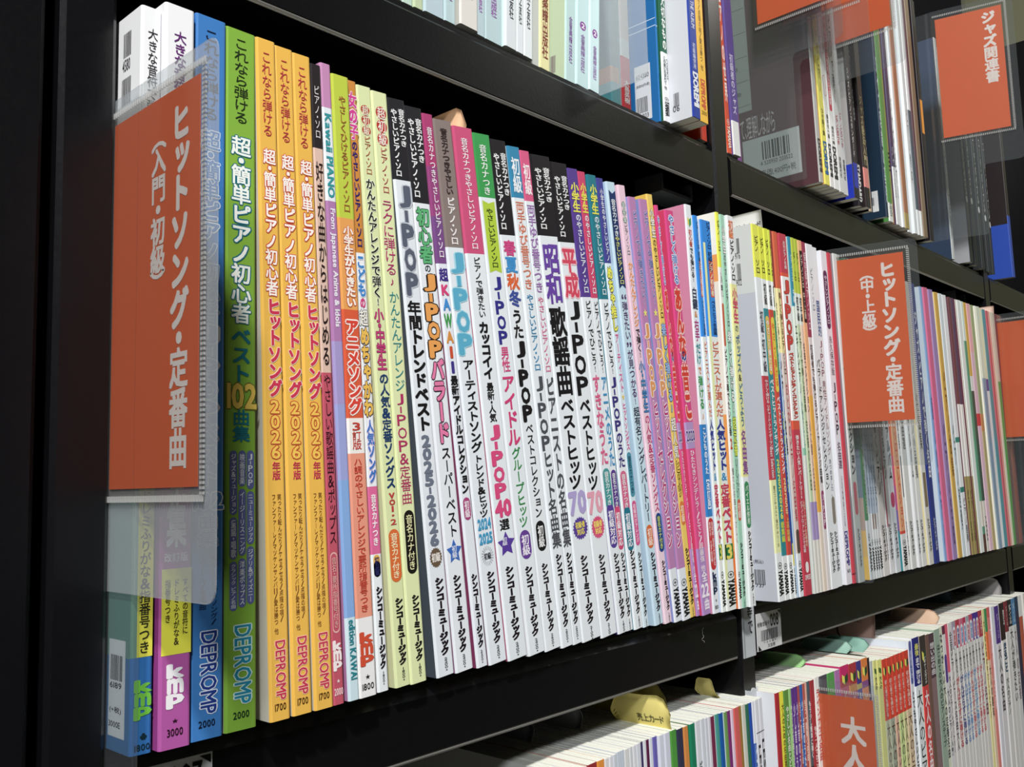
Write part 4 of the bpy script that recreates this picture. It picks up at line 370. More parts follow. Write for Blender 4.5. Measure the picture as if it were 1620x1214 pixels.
('tan book beside the pink one',1.0206,.0081,.0107,.2995,3.2,'a89868',[(.45,'9ca878'),(.52,'c88850'),(1,'b8a874')],[],None,None),
('thin cream white book',1.0316,.0067,.0049,.2995,3.2,'ecead8',[(1,'f0eede')],[],None,None),
('slate blue book',1.0369,.0065,.0135,.2995,3.2,'7c94ac',[(.3,'dce4d0'),(1,'8ca4bc')],[],None,None),
('white book with a violet strip',1.0541,.008,.0119,.2995,3.2,'f0f0f4',[(.3,'e8ecc8'),(.35,'6c5ca0'),(1,'f0f0f2')],[],None,None),
('teal book near the right end',1.0664,.008,.0135,.2995,3.2,'4c8c98',[(1,'5a9ca8')],[],None,None),
('rose red book near the right end',1.0831,.008,.0088,.2995,3.2,'b85464',[(1,'c8606c')],[],None,None),
('salmon book near the right end',1.0923,.008,.0061,.2995,3.2,'d8988c',[(1,'dc988c')],[],None,None),
('cream book near the right end',1.0988,.008,.0087,.2995,3.2,'e0d4bc',[(1,'e2d8c4')],[],None,None),
('green book near the right end',1.1078,.008,.011,.2995,3.2,'4c8c48',[(.3,'c8c0b0'),(1,'5c9c54')],[],None,None),
('brown book at the right end',1.1192,.008,.0135,.2995,3.2,'6c3c3c',[(1,'7c444a')],[],None,None),
('rust brown book at the right end',1.1353,.008,.0108,.2995,3.2,'94483c',[(1,'a0503c')],[],None,None),
('dark red book at the right end, behind the sign',1.1465,.008,.0031,.2995,3.2,'5c2c34',[(1,'6c343c')],[],None,None)],0,'%s right of post, middle shelf','books on the middle shelf, right bay',False),
([
('white book',.2281,.0196,.0082,.3001,1.5,'f0f0ea',[(1,'dfe2e8')],[],None,None),
('pale yellow book',.2366,.0199,.0095,.3005,1.5,'f0f0ea',[(1,'e8e6c0')],[],None,None),
('dark red book',.2464,.0201,.0091,.3014,1.5,'d8b8b0',[(1,'9c2c34')],[],None,None),
('orange book',.2558,.0203,.0073,.3013,1.5,'e8d4d0',[(1,'ec9430')],[],None,None),
('white book with red fleck',.2634,.0206,.0045,.3008,1.5,'f0e4e0',[(1,'e4dee0')],[],None,None),
('narrow white book',.2683,.0207,.0037,.3009,1.5,'e8e8ec',[(1,'dfe0e6')],[],None,None),
('greyish white book',.2723,.0208,.0042,.3011,1.5,'c8ccd4',[(1,'cfd5de')],[],None,None),
('pale blue-grey book',.2768,.0217,.0084,.3014,1.5,'d0d8e0',[(1,'cad3e0')],[],None,None),
('off-white book',.2855,.0222,.0056,.3009,1.5,'e6e6e6',[(1,'dcdcdc')],[],None,None),
('light grey book',.2914,.0222,.0033,.3011,1.5,'e6e6e6',[(1,'d2d4d8')],[],None,None),
('plain white book',.295,.0224,.0041,.301,1.5,'e6e6e6',[(1,'dfdfe4')],[],None,None),
('white book with handwritten kana',.2994,.023,.0057,.3011,1.5,'e6e6e6',[(1,'dadde6')],[('v','シンパパ',.1,.3,.5,.6,'2c2c30',0)],None,None),
('dark violet thin book',.3054,.0236,.0025,.3012,1.5,'3c3060',[(1,'3c3264')],[],None,None),
('white book beside dark violet',.3079,.0237,.0041,.3013,1.5,'eee',[(1,'e4e8ec')],[],None,None),
('maroon thin book',.3123,.0237,.0026,.3011,1.5,'5c1c40',[(1,'5c1c44')],[],None,None),
('white book between maroon and violet',.3152,.0237,.004,.3011,1.5,'eee',[(1,'dde0ea')],[],None,None),
('violet book with dark foot',.3194,.0236,.0047,.3012,1.5,'6c64b0',[(.14,'6a62b4'),(1,'3a3048')],[],None,None),
('white book with brush lettering',.3244,.0226,.0062,.301,1.5,'e8e8f0',[(1,'d8dae8')],[('v','バイエル',.1,.25,.5,.5,'34343c',0)],None,None),
('white book with kana lettering',.3309,.0225,.007,.3011,1.5,'e8e8f0',[(1,'d6d8e6')],[('v','やさしい曲集',.09,.3,.5,.5,'34343c',0)],None,None),
('leaf green book',.3382,.0225,.0074,.3012,1.5,'4c9440',[(1,'4f9a3c')],[],None,None),
('ink blue book with white lettering',.3458,.0223,.0075,.3006,1.5,'34304c',[(1,'343650')],[('v','ヒーリングの曲集',.08,.4,.6,.5,'e0e0e8',1)],None,None),
('orange book with pale lettering',.3536,.0223,.0062,.3006,1.5,'d88840',[(1,'d88a40')],[('v','名曲選集',.12,.35,.5,.6,'f0c890',0)],None,None),
('deep green book',.3602,.0214,.0068,.3011,1.5,'0c7c58',[(1,'0f7f5c')],[('v','ピアノ小品集',.1,.35,.6,.5,'b8dcc8',0)],None,None),
('white book with small black lettering',.3673,.0214,.0065,.3015,1.5,'e0e2e8',[(1,'dadce2')],[('v','ピアノ100曲選集',.09,.22,.6,.6,'2c2c30',2)],None,None),
('white plain book',.3741,.0214,.0055,.3016,1.5,'e6e8ec',[(1,'d4d8e0')],[],None,None),
('white smooth book',.3798,.0214,.0039,.3011,1.5,'e6e8ec',[(1,'cfd3dc')],[],None,None),
('lilac-white book',.384,.0214,.0036,.3011,1.5,'e6e8ec',[(1,'d8d6de')],[],None,None),
('wine book',.3879,.0213,.0046,.3008,1.5,'6c2444',[(1,'742848')],[],None,None),
('teal green book',.3929,.0206,.0047,.3014,1.5,'e8e8ee',[(1,'44988c')],[],None,None),
('strong blue book',.3979,.0205,.0052,.3011,1.5,'0c58a4',[(1,'1058a4')],[],None,None),
('moss green book',.4033,.0196,.0041,.301,1.5,'dce8f0',[(1,'6c9854')],[],None,None),
('plum purple book',.4078,.0196,.0039,.301,1.5,'7c3470',[(1,'7c2c70')],[],None,None),
('pale pink book',.412,.0196,.004,.3009,1.5,'e4c8dc',[(1,'e4cade')],[],None,None),
('coral red book with white scribble',.4163,.0194,.0078,.3012,1.5,'d86058',[(1,'d8605c')],[('v','しぐさ',.27,.4,.5,.7,'f4e4dc',2)],None,None),
('olive brown thin book',.4244,.0194,.0025,.3013,1.5,'8c6c2c',[(1,'94702c')],[],None,None),
('putty grey book',.427,.0191,.0058,.3014,1.5,'d8d6cc',[(1,'d2d0c4')],[],None,None),
('bottle green book',.4331,.019,.0045,.3009,1.5,'2c6c50',[(1,'2c6c54')],[],None,None),
('royal blue book',.4379,.019,.004,.3009,1.5,'1c4ca8',[(1,'1c4cac')],[('v','しぐさ曲集',.24,.4,.5,.7,'e4e8f4',2)],None,None),
('white and blue thin book',.4422,.0189,.0034,.301,1.5,'dfe2ea',[(.1,'e0e4ee'),(1,'3c64b4')],[('v','ピアノ曲集選',.1,.4,.5,.7,'e0e8f4',2)],None,None),
('white book with a line and capitals, left of two',.4459,.0187,.006,.3013,1.5,'e6e8ee',[(1,'dddfe6')],[('r','rect',.078,.08,.5,1,'33333c'),('s','LESSON ANALYSE',.11,.5,.5,.5,'22242c',2)],None,None),
('white book with a line and capitals, right of two',.4522,.0189,.0058,.3014,1.5,'e6e8ee',[(1,'dddfe6')],[('r','rect',.078,.08,.5,1,'33333c'),('s','LESSON ANALYSE',.1,.5,.5,.5,'22242c',2)],None,None)],-0.3705,'%s left of post, lower shelf','books on the lower shelf, left bay',True),
([
('red and yellow book with a broad white cover',.4664,.0162,.0127,.3016,0,'e2e4ea',[(1,'ac2832')],[('r','rect',.0,.21,.68,.5,'f2ea2c'),('v','大人のための名曲選',.03,.19,.8,.3,'5c5420',2)],None,None),
('green book, left one with white lettering',.4794,.016,.0083,.3012,0,'5c943c',[(.24,'5c9440'),(1,'b09cc0')],[('v','やさしい名曲とどけて',.04,.23,.5,.55,'e4ecd8',2)],None,None),
('pale green thin book',.4879,.0158,.0038,.3011,0,'a4cc8c',[(.24,'98c47c'),(1,'c0b0d0')],[('v','やさしい名曲とどけて',.04,.23,.5,.7,'e4ecd8',2)],None,None),
('violet book, left one of two alike',.492,.0157,.0052,.3009,0,'5c3c8c',[(.25,'5c3488'),(1,'8c6cac')],[('v','少し昔のうた',.04,.24,.5,.6,'e8e0f4',2)],None,None),
('violet book, right one of two alike',.4975,.0157,.005,.301,0,'5c3c8c',[(.25,'5c3488'),(1,'8c6cac')],[('v','少し昔のうた',.04,.24,.5,.6,'e8e0f4',2)],None,None),
('brick red thin book',.5028,.0157,.0033,.3009,0,'a84c4c',[(.22,'a84c4c'),(1,'dcc890')],[('v','もう一度弾く名曲',.04,.2,.5,.7,'f0d8d0',2)],None,None),
('blue book with white characters',.5064,.0157,.005,.301,0,'2464ac',[(.22,'2464b0'),(1,'c8e0cc')],[('v','少し昔のうた',.04,.21,.5,.6,'e4ecf8',2),('v','大人',.25,.4,.5,.7,'22222c',2)],None,None),
('rust book with white characters',.5117,.0158,.0042,.301,0,'b05844',[(.24,'b4584c'),(1,'e4d48c')],[('v','もう一度弾く名曲',.04,.2,.5,.7,'f4e0d4',2)],None,None),
('flesh pink thin book',.5161,.0159,.0029,.301,0,'dca898',[(.24,'e0ac9c'),(1,'2c1c24')],[],None,None),
('slate book with white characters',.5193,.0159,.0056,.3012,0,'4c5c60',[(.22,'4c5c64'),(1,'2c1c24')],[('v','もう少し簡単に弾く',.05,.2,.55,.65,'eef0f0',2),('v','大人',.24,.4,.5,.7,'f4f0f0',2)],None,None),
('dark red book with white characters',.5253,.016,.008,.3009,0,'a42c34',[(1,'a8303a')],[('v','もう一人でひこう',.12,.24,.6,.6,'f8e4e4',2),('v','人の曲',.25,.45,.5,.7,'2c1418',2)],None,None),
('white book with red outlined lettering',.5336,.016,.0091,.3017,0,'f0e8e4',[(1,'f0ece8')],[('v','ラインナップ名曲',.03,.22,.5,.6,'d04c44',2),('v','とじ',.24,.4,.5,.8,'d04c44',3)],None,None),
('charcoal book behind the plastic sleeve',.5429,.0163,.0156,.3011,0,'4c4850',[(1,'54505a')],[],None,None),
('bright green book behind the plastic sleeve',.5588,.0166,.0153,.3007,0,'5ca854',[(1,'58a850')],[],None,None),
('orchid pink book behind the plastic sleeve',.5744,.0168,.0109,.3005,0,'b070b0',[(1,'b878b4')],[],None,None),
('crimson book with a leaf badge, left one',.5855,.0168,.0175,.3021,0,'c02c6c',[(.03,'d0246c'),(.06,'b43c44'),(1,'c85c7c')],[('r','leafl',.02,.055,.36,.36,'f0e860'),('r','leafr',.02,.055,.66,.36,'2c4c34'),('v','とてもやさしいピアノ',.07,.3,.5,.4,'f4e0e4',1)],None,None),
('crimson book with a leaf badge, right one',.6036,.0168,.0166,.3013,0,'b82c44',[(.06,'b43440'),(.08,'d08c4c'),(1,'b85c84')],[('r','leafl',.02,.055,.36,.36,'f0e860'),('r','leafr',.02,.055,.66,.36,'2c4c34'),('v','とてもやさしいピアノ',.09,.3,.5,.4,'f4e0e4',1)],None,None),
('navy book with a leaf badge and gold band',.6205,.0174,.0116,.3007,0,'443c88',[(.065,'443c8c'),(.08,'c8b05c'),(1,'5c549c')],[('r','leafl',.02,.055,.36,.36,'f0e860'),('r','leafr',.02,.055,.66,.36,'2c4c34'),('v','やさしいピアノ',.09,.3,.5,.4,'e8e4f0',1)],None,None),
('orange book with a leaf badge and violet band',.6324,.0178,.0148,.301,0,'e8803c',[(.065,'e8843c'),(.085,'8c5090'),(1,'e48c5c')],[('r','leafl',.018,.055,.36,.36,'f0e860'),('r','leafr',.018,.055,.66,.36,'2c4c34'),('v','とてもやさしい',.1,.3,.5,.4,'f8e8d8',1)],None,None),
('black thin book with white flecks',.6476,.0178,.0044,.3,0,'2c2024',[(.1,'2c2024'),(1,'5c4468')],[],None,None),
('light grey low book',.6523,.018,.0069,.2959,0,'c0c4cc',[(1,'c0c6cc')],[],None,None),
('pale yellow book with a badge, left one of two',.6596,.018,.0089,.2953,0,'e4e490',[(1,'e4e48c')],[('r','leafl',.02,.045,.5,.5,'4c6c34'),('v','大人の',.05,.09,.5,.5,'3c3c2c',2)],None,None),
('pale yellow book with a badge, right one of two',.6688,.018,.0116,.2943,0,'ece88c',[(1,'ecea88')],[('r','leafl',.02,.045,.5,.5,'4c6c34'),('v','大人の',.05,.09,.5,.5,'3c3c2c',2)],None,None),
('red book with yellow leaf badge, first of six alike',.6807,.018,.0105,.293,0,'d8402c',[(.19,'d8402c'),(1,'c8c8a8')],[('r','leafl',.02,.055,.36,.36,'f0e860'),('r','leafr',.02,.055,.66,.36,'2c4c34'),('v','初心者でも弾ける',.065,.18,.5,.5,'f8dcd0',1),('v','大人のピアノ',.2,.45,.5,.7,'5c3c34',0)],None,None),
('red book with yellow leaf badge, second of six alike',.6915,.018,.0123,.2926,0,'d8402c',[(.19,'d8402c'),(1,'a8b09c')],[('r','leafl',.02,.055,.36,.36,'f0e860'),('r','leafr',.02,.055,.66,.36,'2c4c34'),('v','初心者でも弾ける',.065,.18,.5,.5,'f8dcd0',1),('v','大人のピアノ',.2,.45,.5,.7,'5c3c34',0)],None,None),
('red book with yellow leaf badge, third of six alike',.7041,.018,.0093,.2927,0,'d8402c',[(.19,'d8402c'),(1,'e4b8a0')],[('r','leafl',.02,.055,.36,.36,'f0e860'),('r','leafr',.02,.055,.66,.36,'2c4c34'),('v','初心者でも弾ける',.065,.18,.5,.5,'f8dcd0',1),('v','大人のピアノ',.2,.45,.5,.7,'5c3c34',0)],None,None),
('red book with yellow leaf badge, fourth of six alike',.7137,.018,.0111,.2927,0,'d8402c',[(.19,'d8402c'),(1,'c8dc94')],[('r','leafl',.02,.055,.36,.36,'f0e860'),('r','leafr',.02,.055,.66,.36,'2c4c34'),('v','初心者でも弾ける',.065,.18,.5,.5,'f8dcd0',1),('v','大人のピアノ',.2,.45,.5,.7,'5c3c34',0)],None,None),
('red book with yellow leaf badge, fifth of six alike',.7251,.018,.0089,.2925,0,'d8402c',[(.19,'d8402c'),(1,'d8d49c')],[('r','leafl',.02,.055,.36,.36,'f0e860'),('r','leafr',.02,.055,.66,.36,'2c4c34'),('v','初心者でも弾ける',.065,.18,.5,.5,'f8dcd0',1),('v','大人のピアノ',.2,.45,.5,.7,'5c3c34',0)],None,None),
('red book with yellow leaf badge, last of six alike',.7343,.018,.0139,.2926,0,'d8402c',[(.19,'d8402c'),(1,'e0c8a4')],[('r','leafl',.02,.055,.36,.36,'f0e860'),('r','leafr',.02,.055,.66,.36,'2c4c34'),('v','初心者でも弾ける',.065,.18,.5,.5,'f8dcd0',1),('v','大人のピアノ',.2,.45,.5,.7,'5c3c34',0)],None,None),
('periwinkle and white book',.7485,.018,.0096,.3002,0,'dce4f0',[(.15,'e6e8f0'),(1,'e4e6ea')],[('r','pill',.0,.14,.5,.7,'5c64a8'),('v','指番号つき',.03,.12,.5,.4,'dce0f0',1),('v','とてもやさしいピアノ',.16,.45,.5,.55,'22242c',2)],None,None),
('deep blue-topped white book with yellow and white characters',.7584,.0169,.0175,.3017,0,'eeeef2',[(.155,'24287c'),(1,'e6ecee')],[('v','最後',.02,.06,.5,.6,'e0dc70',2),('v','まで',.065,.1,.5,.6,'f0f0f4',2),('v','弾ける',.105,.15,.5,.6,'f0f0f4',2),('v','大人のピアノ',.17,.5,.5,.85,'1c1c20',0)],None,None),
('charcoal and red book with a leaf badge',.779,.0169,.0152,.301,0,'e8dcb8',[(.165,'3c3432'),(1,'d83c40')],[('r','leafl',.045,.09,.36,.36,'f0e860'),('r','leafr',.045,.09,.66,.36,'2c4c34'),('v','ビギナーズガイド',.07,.16,.55,.4,'f0ece4',1),('v','大人の名曲',.18,.45,.5,.7,'f8f0f0',2)],None,None),
('brown thin book',.7945,.0169,.0105,.3001,0,'6c504c',[(1,'74584e')],[],None,None),
('dark plum book with white script',.8053,.0179,.0172,.2992,0,'503848',[(.15,'543c48'),(1,'8c7074')],[('v','想い出の曲',.03,.14,.5,.7,'ece4e8',1)],None,None),
('sage green book with black lettering',.8227,.0179,.0175,.301,0,'9cb49c',[(1,'9cb0a0')],[('v','はじめての大人のピアノステップ',.05,.4,.55,.5,'2c3430',1)],None,None),
('pale yellow edged white book',.8413,.0195,.012,.301,0,'e8e8c0',[(1,'e0e4cc')],[('v','なつかしい大人の定番名曲',.02,.45,.5,.55,'3c3c50',2)],None,None),
('white book with a violet pill',.8536,.0199,.01,.301,0,'dcdce0',[(.03,'6c2c4c'),(1,'e2e0e2')],[('r','pill',.1,.2,.5,.7,'5c3c94'),('v','大人のピアノ入門',.22,.45,.5,.6,'33333c',1)],None,None),
('rose pink-topped white book',.8638,.021,.0119,.3012,0,'e4647c',[(.17,'e8607c'),(1,'e2dcdc')],[('v','大人のピアノレパートリー',.18,.45,.5,.5,'44343c',1)],None,None),
('off-white book with serif characters',.8761,.021,.0122,.301,0,'e0dcdc',[(1,'e0dcda')],[('v','全音ピアノピース名曲大人',.03,.45,.5,.6,'4c3c50',1)],None,None),
('grey-topped white book with a red pill label',.8886,.021,.0131,.3011,0,'a8a0b0',[(.1,'a8a0b0'),(1,'dedcd8')],[('r','pill',.02,.1,.5,.7,'eef0f4'),('v','特選集',.03,.09,.5,.5,'c8505c',2),('v','すぐ弾けるピアノ',.115,.2,.5,.5,'33333c',1),('v','がんばらずに弾ける',.2,.45,.5,.8,'c8505c',2)],None,None),
('red-topped white book with a navy pill label',.902,.021,.0131,.3011,0,'b83850',[(.1,'b83c4c'),(1,'dedcd8')],[('r','pill',.02,.1,.5,.7,'eef0f4'),('v','特選集',.03,.09,.5,.5,'4c4c94',2),('v','すぐ弾けるピアノ',.115,.2,.5,.5,'33333c',1),('v','がんばらずに弾ける',.2,.45,.5,.8,'4c4c94',2)],None,None),
('pink-topped white book with a blue pill label',.9154,.021,.0117,.3008,0,'d07090',[(.1,'d0708c'),(1,'dedcd8')],[('r','pill',.02,.1,.5,.7,'eef0f4'),('v','特選集',.03,.09,.5,.5,'6c94cc',2),('v','すぐ弾けるピアノ',.115,.2,.5,.5,'33333c',1),('v','がんばらずに弾ける',.2,.45,.5,.8,'6c94cc',2)],None,None),
('crimson-topped white book with a blue pill label',.9275,.0212,.0103,.3007,0,'c02c5c',[(.1,'c4305c'),(1,'dedcd8')],[('r','pill',.02,.1,.5,.7,'eef0f4'),('v','特選集',.03,.09,.5,.5,'5c94d4',2),('v','すぐ弾けるピアノ',.115,.2,.5,.5,'33333c',1),('v','がんばらずに弾ける',.2,.45,.5,.8,'5c94d4',2)],None,None),
('grey-topped white book with a coral pill label',.9381,.0212,.0116,.3008,0,'a8a8b0',[(.1,'a8acb4'),(1,'dedcd8')],[('r','pill',.02,.1,.5,.7,'eef0f4'),('v','特選集',.03,.09,.5,.5,'d06474',2),('v','すぐ弾けるピアノ',.115,.2,.5,.5,'33333c',1),('v','がんばらずに弾ける',.2,.45,.5,.8,'d06474',2)],None,None),
('rose-topped white book with a blue pill label',.95,.0216,.0132,.301,0,'cc4c68',[(.1,'cc4c6c'),(1,'dedcd8')],[('r','pill',.02,.1,.5,.7,'eef0f4'),('v','特選集',.03,.09,.5,.5,'6c9cd0',2),('v','すぐ弾けるピアノ',.115,.2,.5,.5,'33333c',1),('v','がんばらずに弾ける',.2,.45,.5,.8,'6c9cd0',2)],None,None),
('violet-topped white book with coral pill, left of two',.9634,.0216,.0102,.3012,0,'4c2c90',[(.1,'4c2c90'),(1,'dedcd8')],[('r','pill',.02,.1,.5,.7,'eef0f4'),('v','特選集',.03,.09,.5,.5,'d8606c',2),('v','すぐ弾けるピアノ',.115,.2,.5,.5,'33333c',1),('v','がんばらずに弾ける',.2,.45,.5,.8,'d8606c',2)],None,None),
('violet-topped white book with coral pill, right of two',.974,.0216,.0112,.301,0,'4c2c90',[(.1,'4c2c90'),(1,'dedcd8')],[('r','pill',.02,.1,.5,.7,'eef0f4'),('v','特選集',.03,.09,.5,.5,'d8606c',2),('v','すぐ弾けるピアノ',.115,.2,.5,.5,'33333c',1),('v','がんばらずに弾ける',.2,.45,.5,.8,'d8606c',2)],None,None),
('crimson-topped white book with white characters',.9855,.0217,.0139,.3011,0,'b43048',[(.1,'b83448'),(1,'e0dcd8')],[('v','ポピュラー',.02,.09,.5,.5,'f4e4e4',2),('v','ピアノ名曲',.12,.4,.5,.6,'7c3440',1)],None,None),
('yellow book with red lettering',.9997,.0216,.0084,.3008,0,'e4e080',[(1,'ece4a0')],[('v','大人のためのやさしいピアノ',.04,.42,.5,.6,'7c3c34',1)],None,None),
('green and orange book',1.0085,.0213,.0094,.3009,0,'3c8850',[(.09,'449058'),(.2,'e8743c'),(1,'e8d4b4')],[('v','大人の趣味',.22,.42,.5,.6,'44342c',1)],None,None),
('salmon red book',1.0181,.0212,.0106,.3013,0,'d8584c',[(.04,'d85858'),(1,'e4847c')],[('v','アルバム曲集',.08,.4,.5,.5,'f8dcd8',1)],None,None),
('plain white glossy book',1.0291,.02,.0135,.3009,0,'eeeef2',[(1,'dfe0e8')],[],None,None),
('purple-topped white book',1.0429,.02,.0175,.2996,0,'54307c',[(.15,'54308c'),(1,'e0dce0')],[('v','ピアノ・ソロ',.03,.13,.5,.4,'c8b4e0',1),('v','大人の名曲',.16,.42,.5,.6,'44383c',2)],None,None),
('black-topped white book with blue bold characters',1.0643,.0198,.0175,.301,0,'d8d4d4',[(.15,'2c1c20'),(1,'e0dedc')],[('v','音名カナつき',.03,.0905,.73,.36,'f0f0f0',2),('v','やさしいピアノ・ソロ',2.03,.14,.3,.36,'f0f0f0',2),('v','まるごと',.16,.28,.5,.75,'1c4468',3),('v','大人のピアノ',.3,.45,.5,.6,'2c2c30',1)],None,None),
('maroon-topped white book',1.0841,.0198,.0136,.3011,0,'742c30',[(.125,'7c2c34'),(1,'dedad8')],[('v','ピアノ・ソロ',.02,.1,.5,.4,'e4c0c0',1)],None,None),
('black-topped white book with white kana',1.098,.02,.0175,.3011,0,'242024',[(.11,'242024'),(1,'e0dedc')],[('v','ピアノ・ソロ',.02,.1,.5,.5,'f0f0f0',2),('v','大人が弾きたい',.12,.42,.5,.7,'2c2c30',1)],None,None),
('steel blue-topped white book',1.116,.0202,.0164,.3008,0,'4c84b0',[(.11,'4c84b4'),(1,'dcdcdc')],[('v','ピアノ・ソロ',.02,.1,.5,.5,'d8e8f4',1),('v','大人の定番',.12,.42,.5,.5,'8c6c7c',1)],None,None),
('ink navy book',1.1327,.0205,.0162,.3012,0,'28304c',[(.06,'243c58'),(1,'34304c')],[],None,None),
('white book at the frame edge',1.1492,.0208,.0175,.301,0,'e4e4e0',[(.09,'e8e8e6'),(1,'c05c44')],[],None,None),
('pale book at the frame edge',1.175,.0209,.0175,.3011,0,'e4e4e0',[(1,'d8d0c8')],[],None,None)],-0.3705,'%s right of post, lower shelf','books on the lower shelf, right bay',False),
([
('pale green book with violet publisher line',.1056,.0408,.0165,.3,-1,'c8dcd0',[(1,'c6dcd0')],[('v','全音楽譜出版社',.86,.96,.5,.34,'8c4c9c',1)],None,None),
('pale green book',.1224,.0414,.0081,.3,-1,'c8dcd0',[(1,'c4dccc')],[],None,None),
('yellowish green book',.1308,.0409,.0072,.3,-1,'c8d4b0',[(1,'c4d2ac')],[],None,None),
('wide pale blue book',.1383,.04,.0153,.3,-1,'c0d4d8',[(1,'bcd0d8')],[('v','全音楽譜出版社',.8,.9,.5,.34,'2a4a6c',1)],None,None),
('pale blue book left of the cream one',.1539,.0399,.0089,.3,-1.5,'c8dce0',[(1,'bcd4d8')],[('v','全音楽譜出版社',.86,.955,.5,.34,'8c4c9c',1)],None,None),
('cream white book standing proud of its row',.1631,.0362,.0149,.3,-1.5,'b8b4ac',[(1,'e4dfd8')],[('v','音楽之友社',.83,.94,.5,.36,'2a2a2c',1)],None,None),
('pale blue book right of the cream one',.1783,.0388,.0086,.3,-2,'c0d4d8',[(1,'bcd2d8')],[('v','全音楽譜出版社',.84,.95,.5,.34,'a060b0',1)],None,None),
('pale blue book with a bright cover edge',.1871,.0392,.0154,.3,-2,'dcf0ee',[(1,'bcd4d8')],[('v','全音楽譜出版社',.84,.945,.5,.34,'a060b0',1)],None,None),
('white book with black publisher line, first of three',.2028,.0368,.0105,.3,-2.5,'d8ece8',[(1,'e0e6ea')],[('v','音楽之友社',.83,.935,.5,.36,'2a2a2c',1)],None,None),
('white book with black publisher line, second of three',.2136,.0375,.0074,.3,-2.5,'e8eef0',[(1,'e6ecf0')],[('v','音楽之友社',.83,.935,.5,.36,'2a2a2c',1)],None,None),
('white book with black publisher line, last of three',.2213,.0381,.009,.3,-2.5,'e8eef0',[(1,'eaf0f2')],[('v','音楽之友社',.83,.935,.5,.36,'2a2a2c',1)],None,None),
('yellow book with slanted red-brown lettering',.2413,.042,.0105,.3,-3,'c4c6be',[(1,'f4ecae')],[('v','ドレミ楽譜出版社',.74,.975,.5,.55,'8c4434',2)],None,None),
('pale aqua book with a green cover facing left',.2683,.0423,.0105,.3,-3.5,'c4d4b0',[(1,'c4e0de')],[('v','全音楽譜出版社',.84,.955,.5,.34,'8c5ca8',1)],None,[(.0089,.0141,.0079,.0206,[('r','rect',0,1,.034,.029,'6c4460'),('r','rect',0,1,.097,.029,'6c4460'),('r','rect',0,1,.178,.029,'6c4460'),('r','rect',0,1,.27,.048,'6c4460'),('r','rect',0,1,.363,.072,'6c4460'),('r','rect',0,1,.469,.072,'6c4460'),('r','rect',0,1,.562,.048,'6c4460'),('r','rect',0,1,.675,.072,'6c4460'),('r','rect',0,1,.8,.072,'6c4460'),('r','rect',0,1,.925,.072,'6c4460')])]),
('pale aqua book with a violet roundel, left of two',.2791,.0415,.0134,.3,-4,'d0e8ea',[(1,'cae6e8')],[('r','circ',.838,.86,.5,.5,'8c3c98'),('v','2',.842,.856,.5,.3,'f0e8f4',2),('v','全音楽譜出版社',.87,.965,.5,.34,'9c70b0',1)],None,None),
('pale aqua book with a violet roundel, right of two',.2928,.0408,.0115,.3,-4,'d4eaec',[(1,'d0eaec')],[('r','circ',.843,.865,.5,.5,'8c3c98'),('v','2',.847,.861,.5,.3,'f0e8f4',2),('v','全音楽譜出版社',.885,.97,.5,.34,'9c70b0',1)],None,None),
('grey-teal book with a sunburst picture',.3236,.0437,.01,.3,-1,'7c8c90',[(.905,'7c9094'),(.945,'c89c74'),(1,'5ca0a8')],[],[(.905,'74868a'),(.945,'c8906c'),(1,'58a0a8')],None),
('red and white book with white lettering',.3368,.0438,.011,.3,-0.5,'9cb0b4',[(.82,'e8d8d0'),(.865,'e8ecea'),(1,'d8323c')],[('v','大島英樹',.925,.985,.5,.6,'fbeeee',2)],None,None),
('blue book with a price label on its cover',.3792,.0396,.0025,.3,0,'1c6cac',[(1,'2c7cc4')],[('r','rect',.742,.746,.5,1,'d8e4f0'),('v','自由現代社',.87,.96,.5,.4,'14304c',1)],[(.72,'1c6cac'),(.722,'d0dcec'),(.74,'1c6cac'),(.742,'d0dcec'),(1,'1c6cac')],[(.0071,.022,.0049,.0496,[('r','rect',0,1,.5,1,'d8dae0'),('h','624380',.16,.24,.5,.8,'3c3c44',0),('h','(本体900円+税)',.34,.41,.5,.86,'3c3c44',0),('r','rect',.58,.86,.071,.022,'2c2c30'),('r','rect',.58,.86,.141,.037,'2c2c30'),('r','rect',.58,.86,.197,.022,'2c2c30'),('r','rect',.58,.86,.245,.022,'2c2c30'),('r','rect',.58,.86,.293,.022,'2c2c30'),('r','rect',.58,.86,.349,.037,'2c2c30'),('r','rect',.58,.86,.412,.037,'2c2c30'),('r','rect',.58,.86,.489,.037,'2c2c30'),('r','rect',.58,.86,.567,.037,'2c2c30'),('r','rect',.58,.86,.63,.037,'2c2c30'),('r','rect',.58,.86,.693,.037,'2c2c30'),('r','rect',.58,.86,.748,.022,'2c2c30'),('h','00803',.88,.96,.45,.7,'3c3c44',0)])]),
('green and white book with sideways logo',.3806,.0365,.0084,.3,0,'1c5c40',[(.815,'186048'),(1,'eef0f2')],[('v','大切なもの',.66,.808,.5,.6,'f0f4f0',2),('s','COSMOS',.83,.885,.8,.3,'3c3c3c',0),('v','この星に生まれて 他',.825,.915,.4,.4,'22262c',1),('r','ring',.935,.945,.5,.62,'151515'),('s','YAMAHA',.947,.985,.5,.62,'151515',3)],None,None),
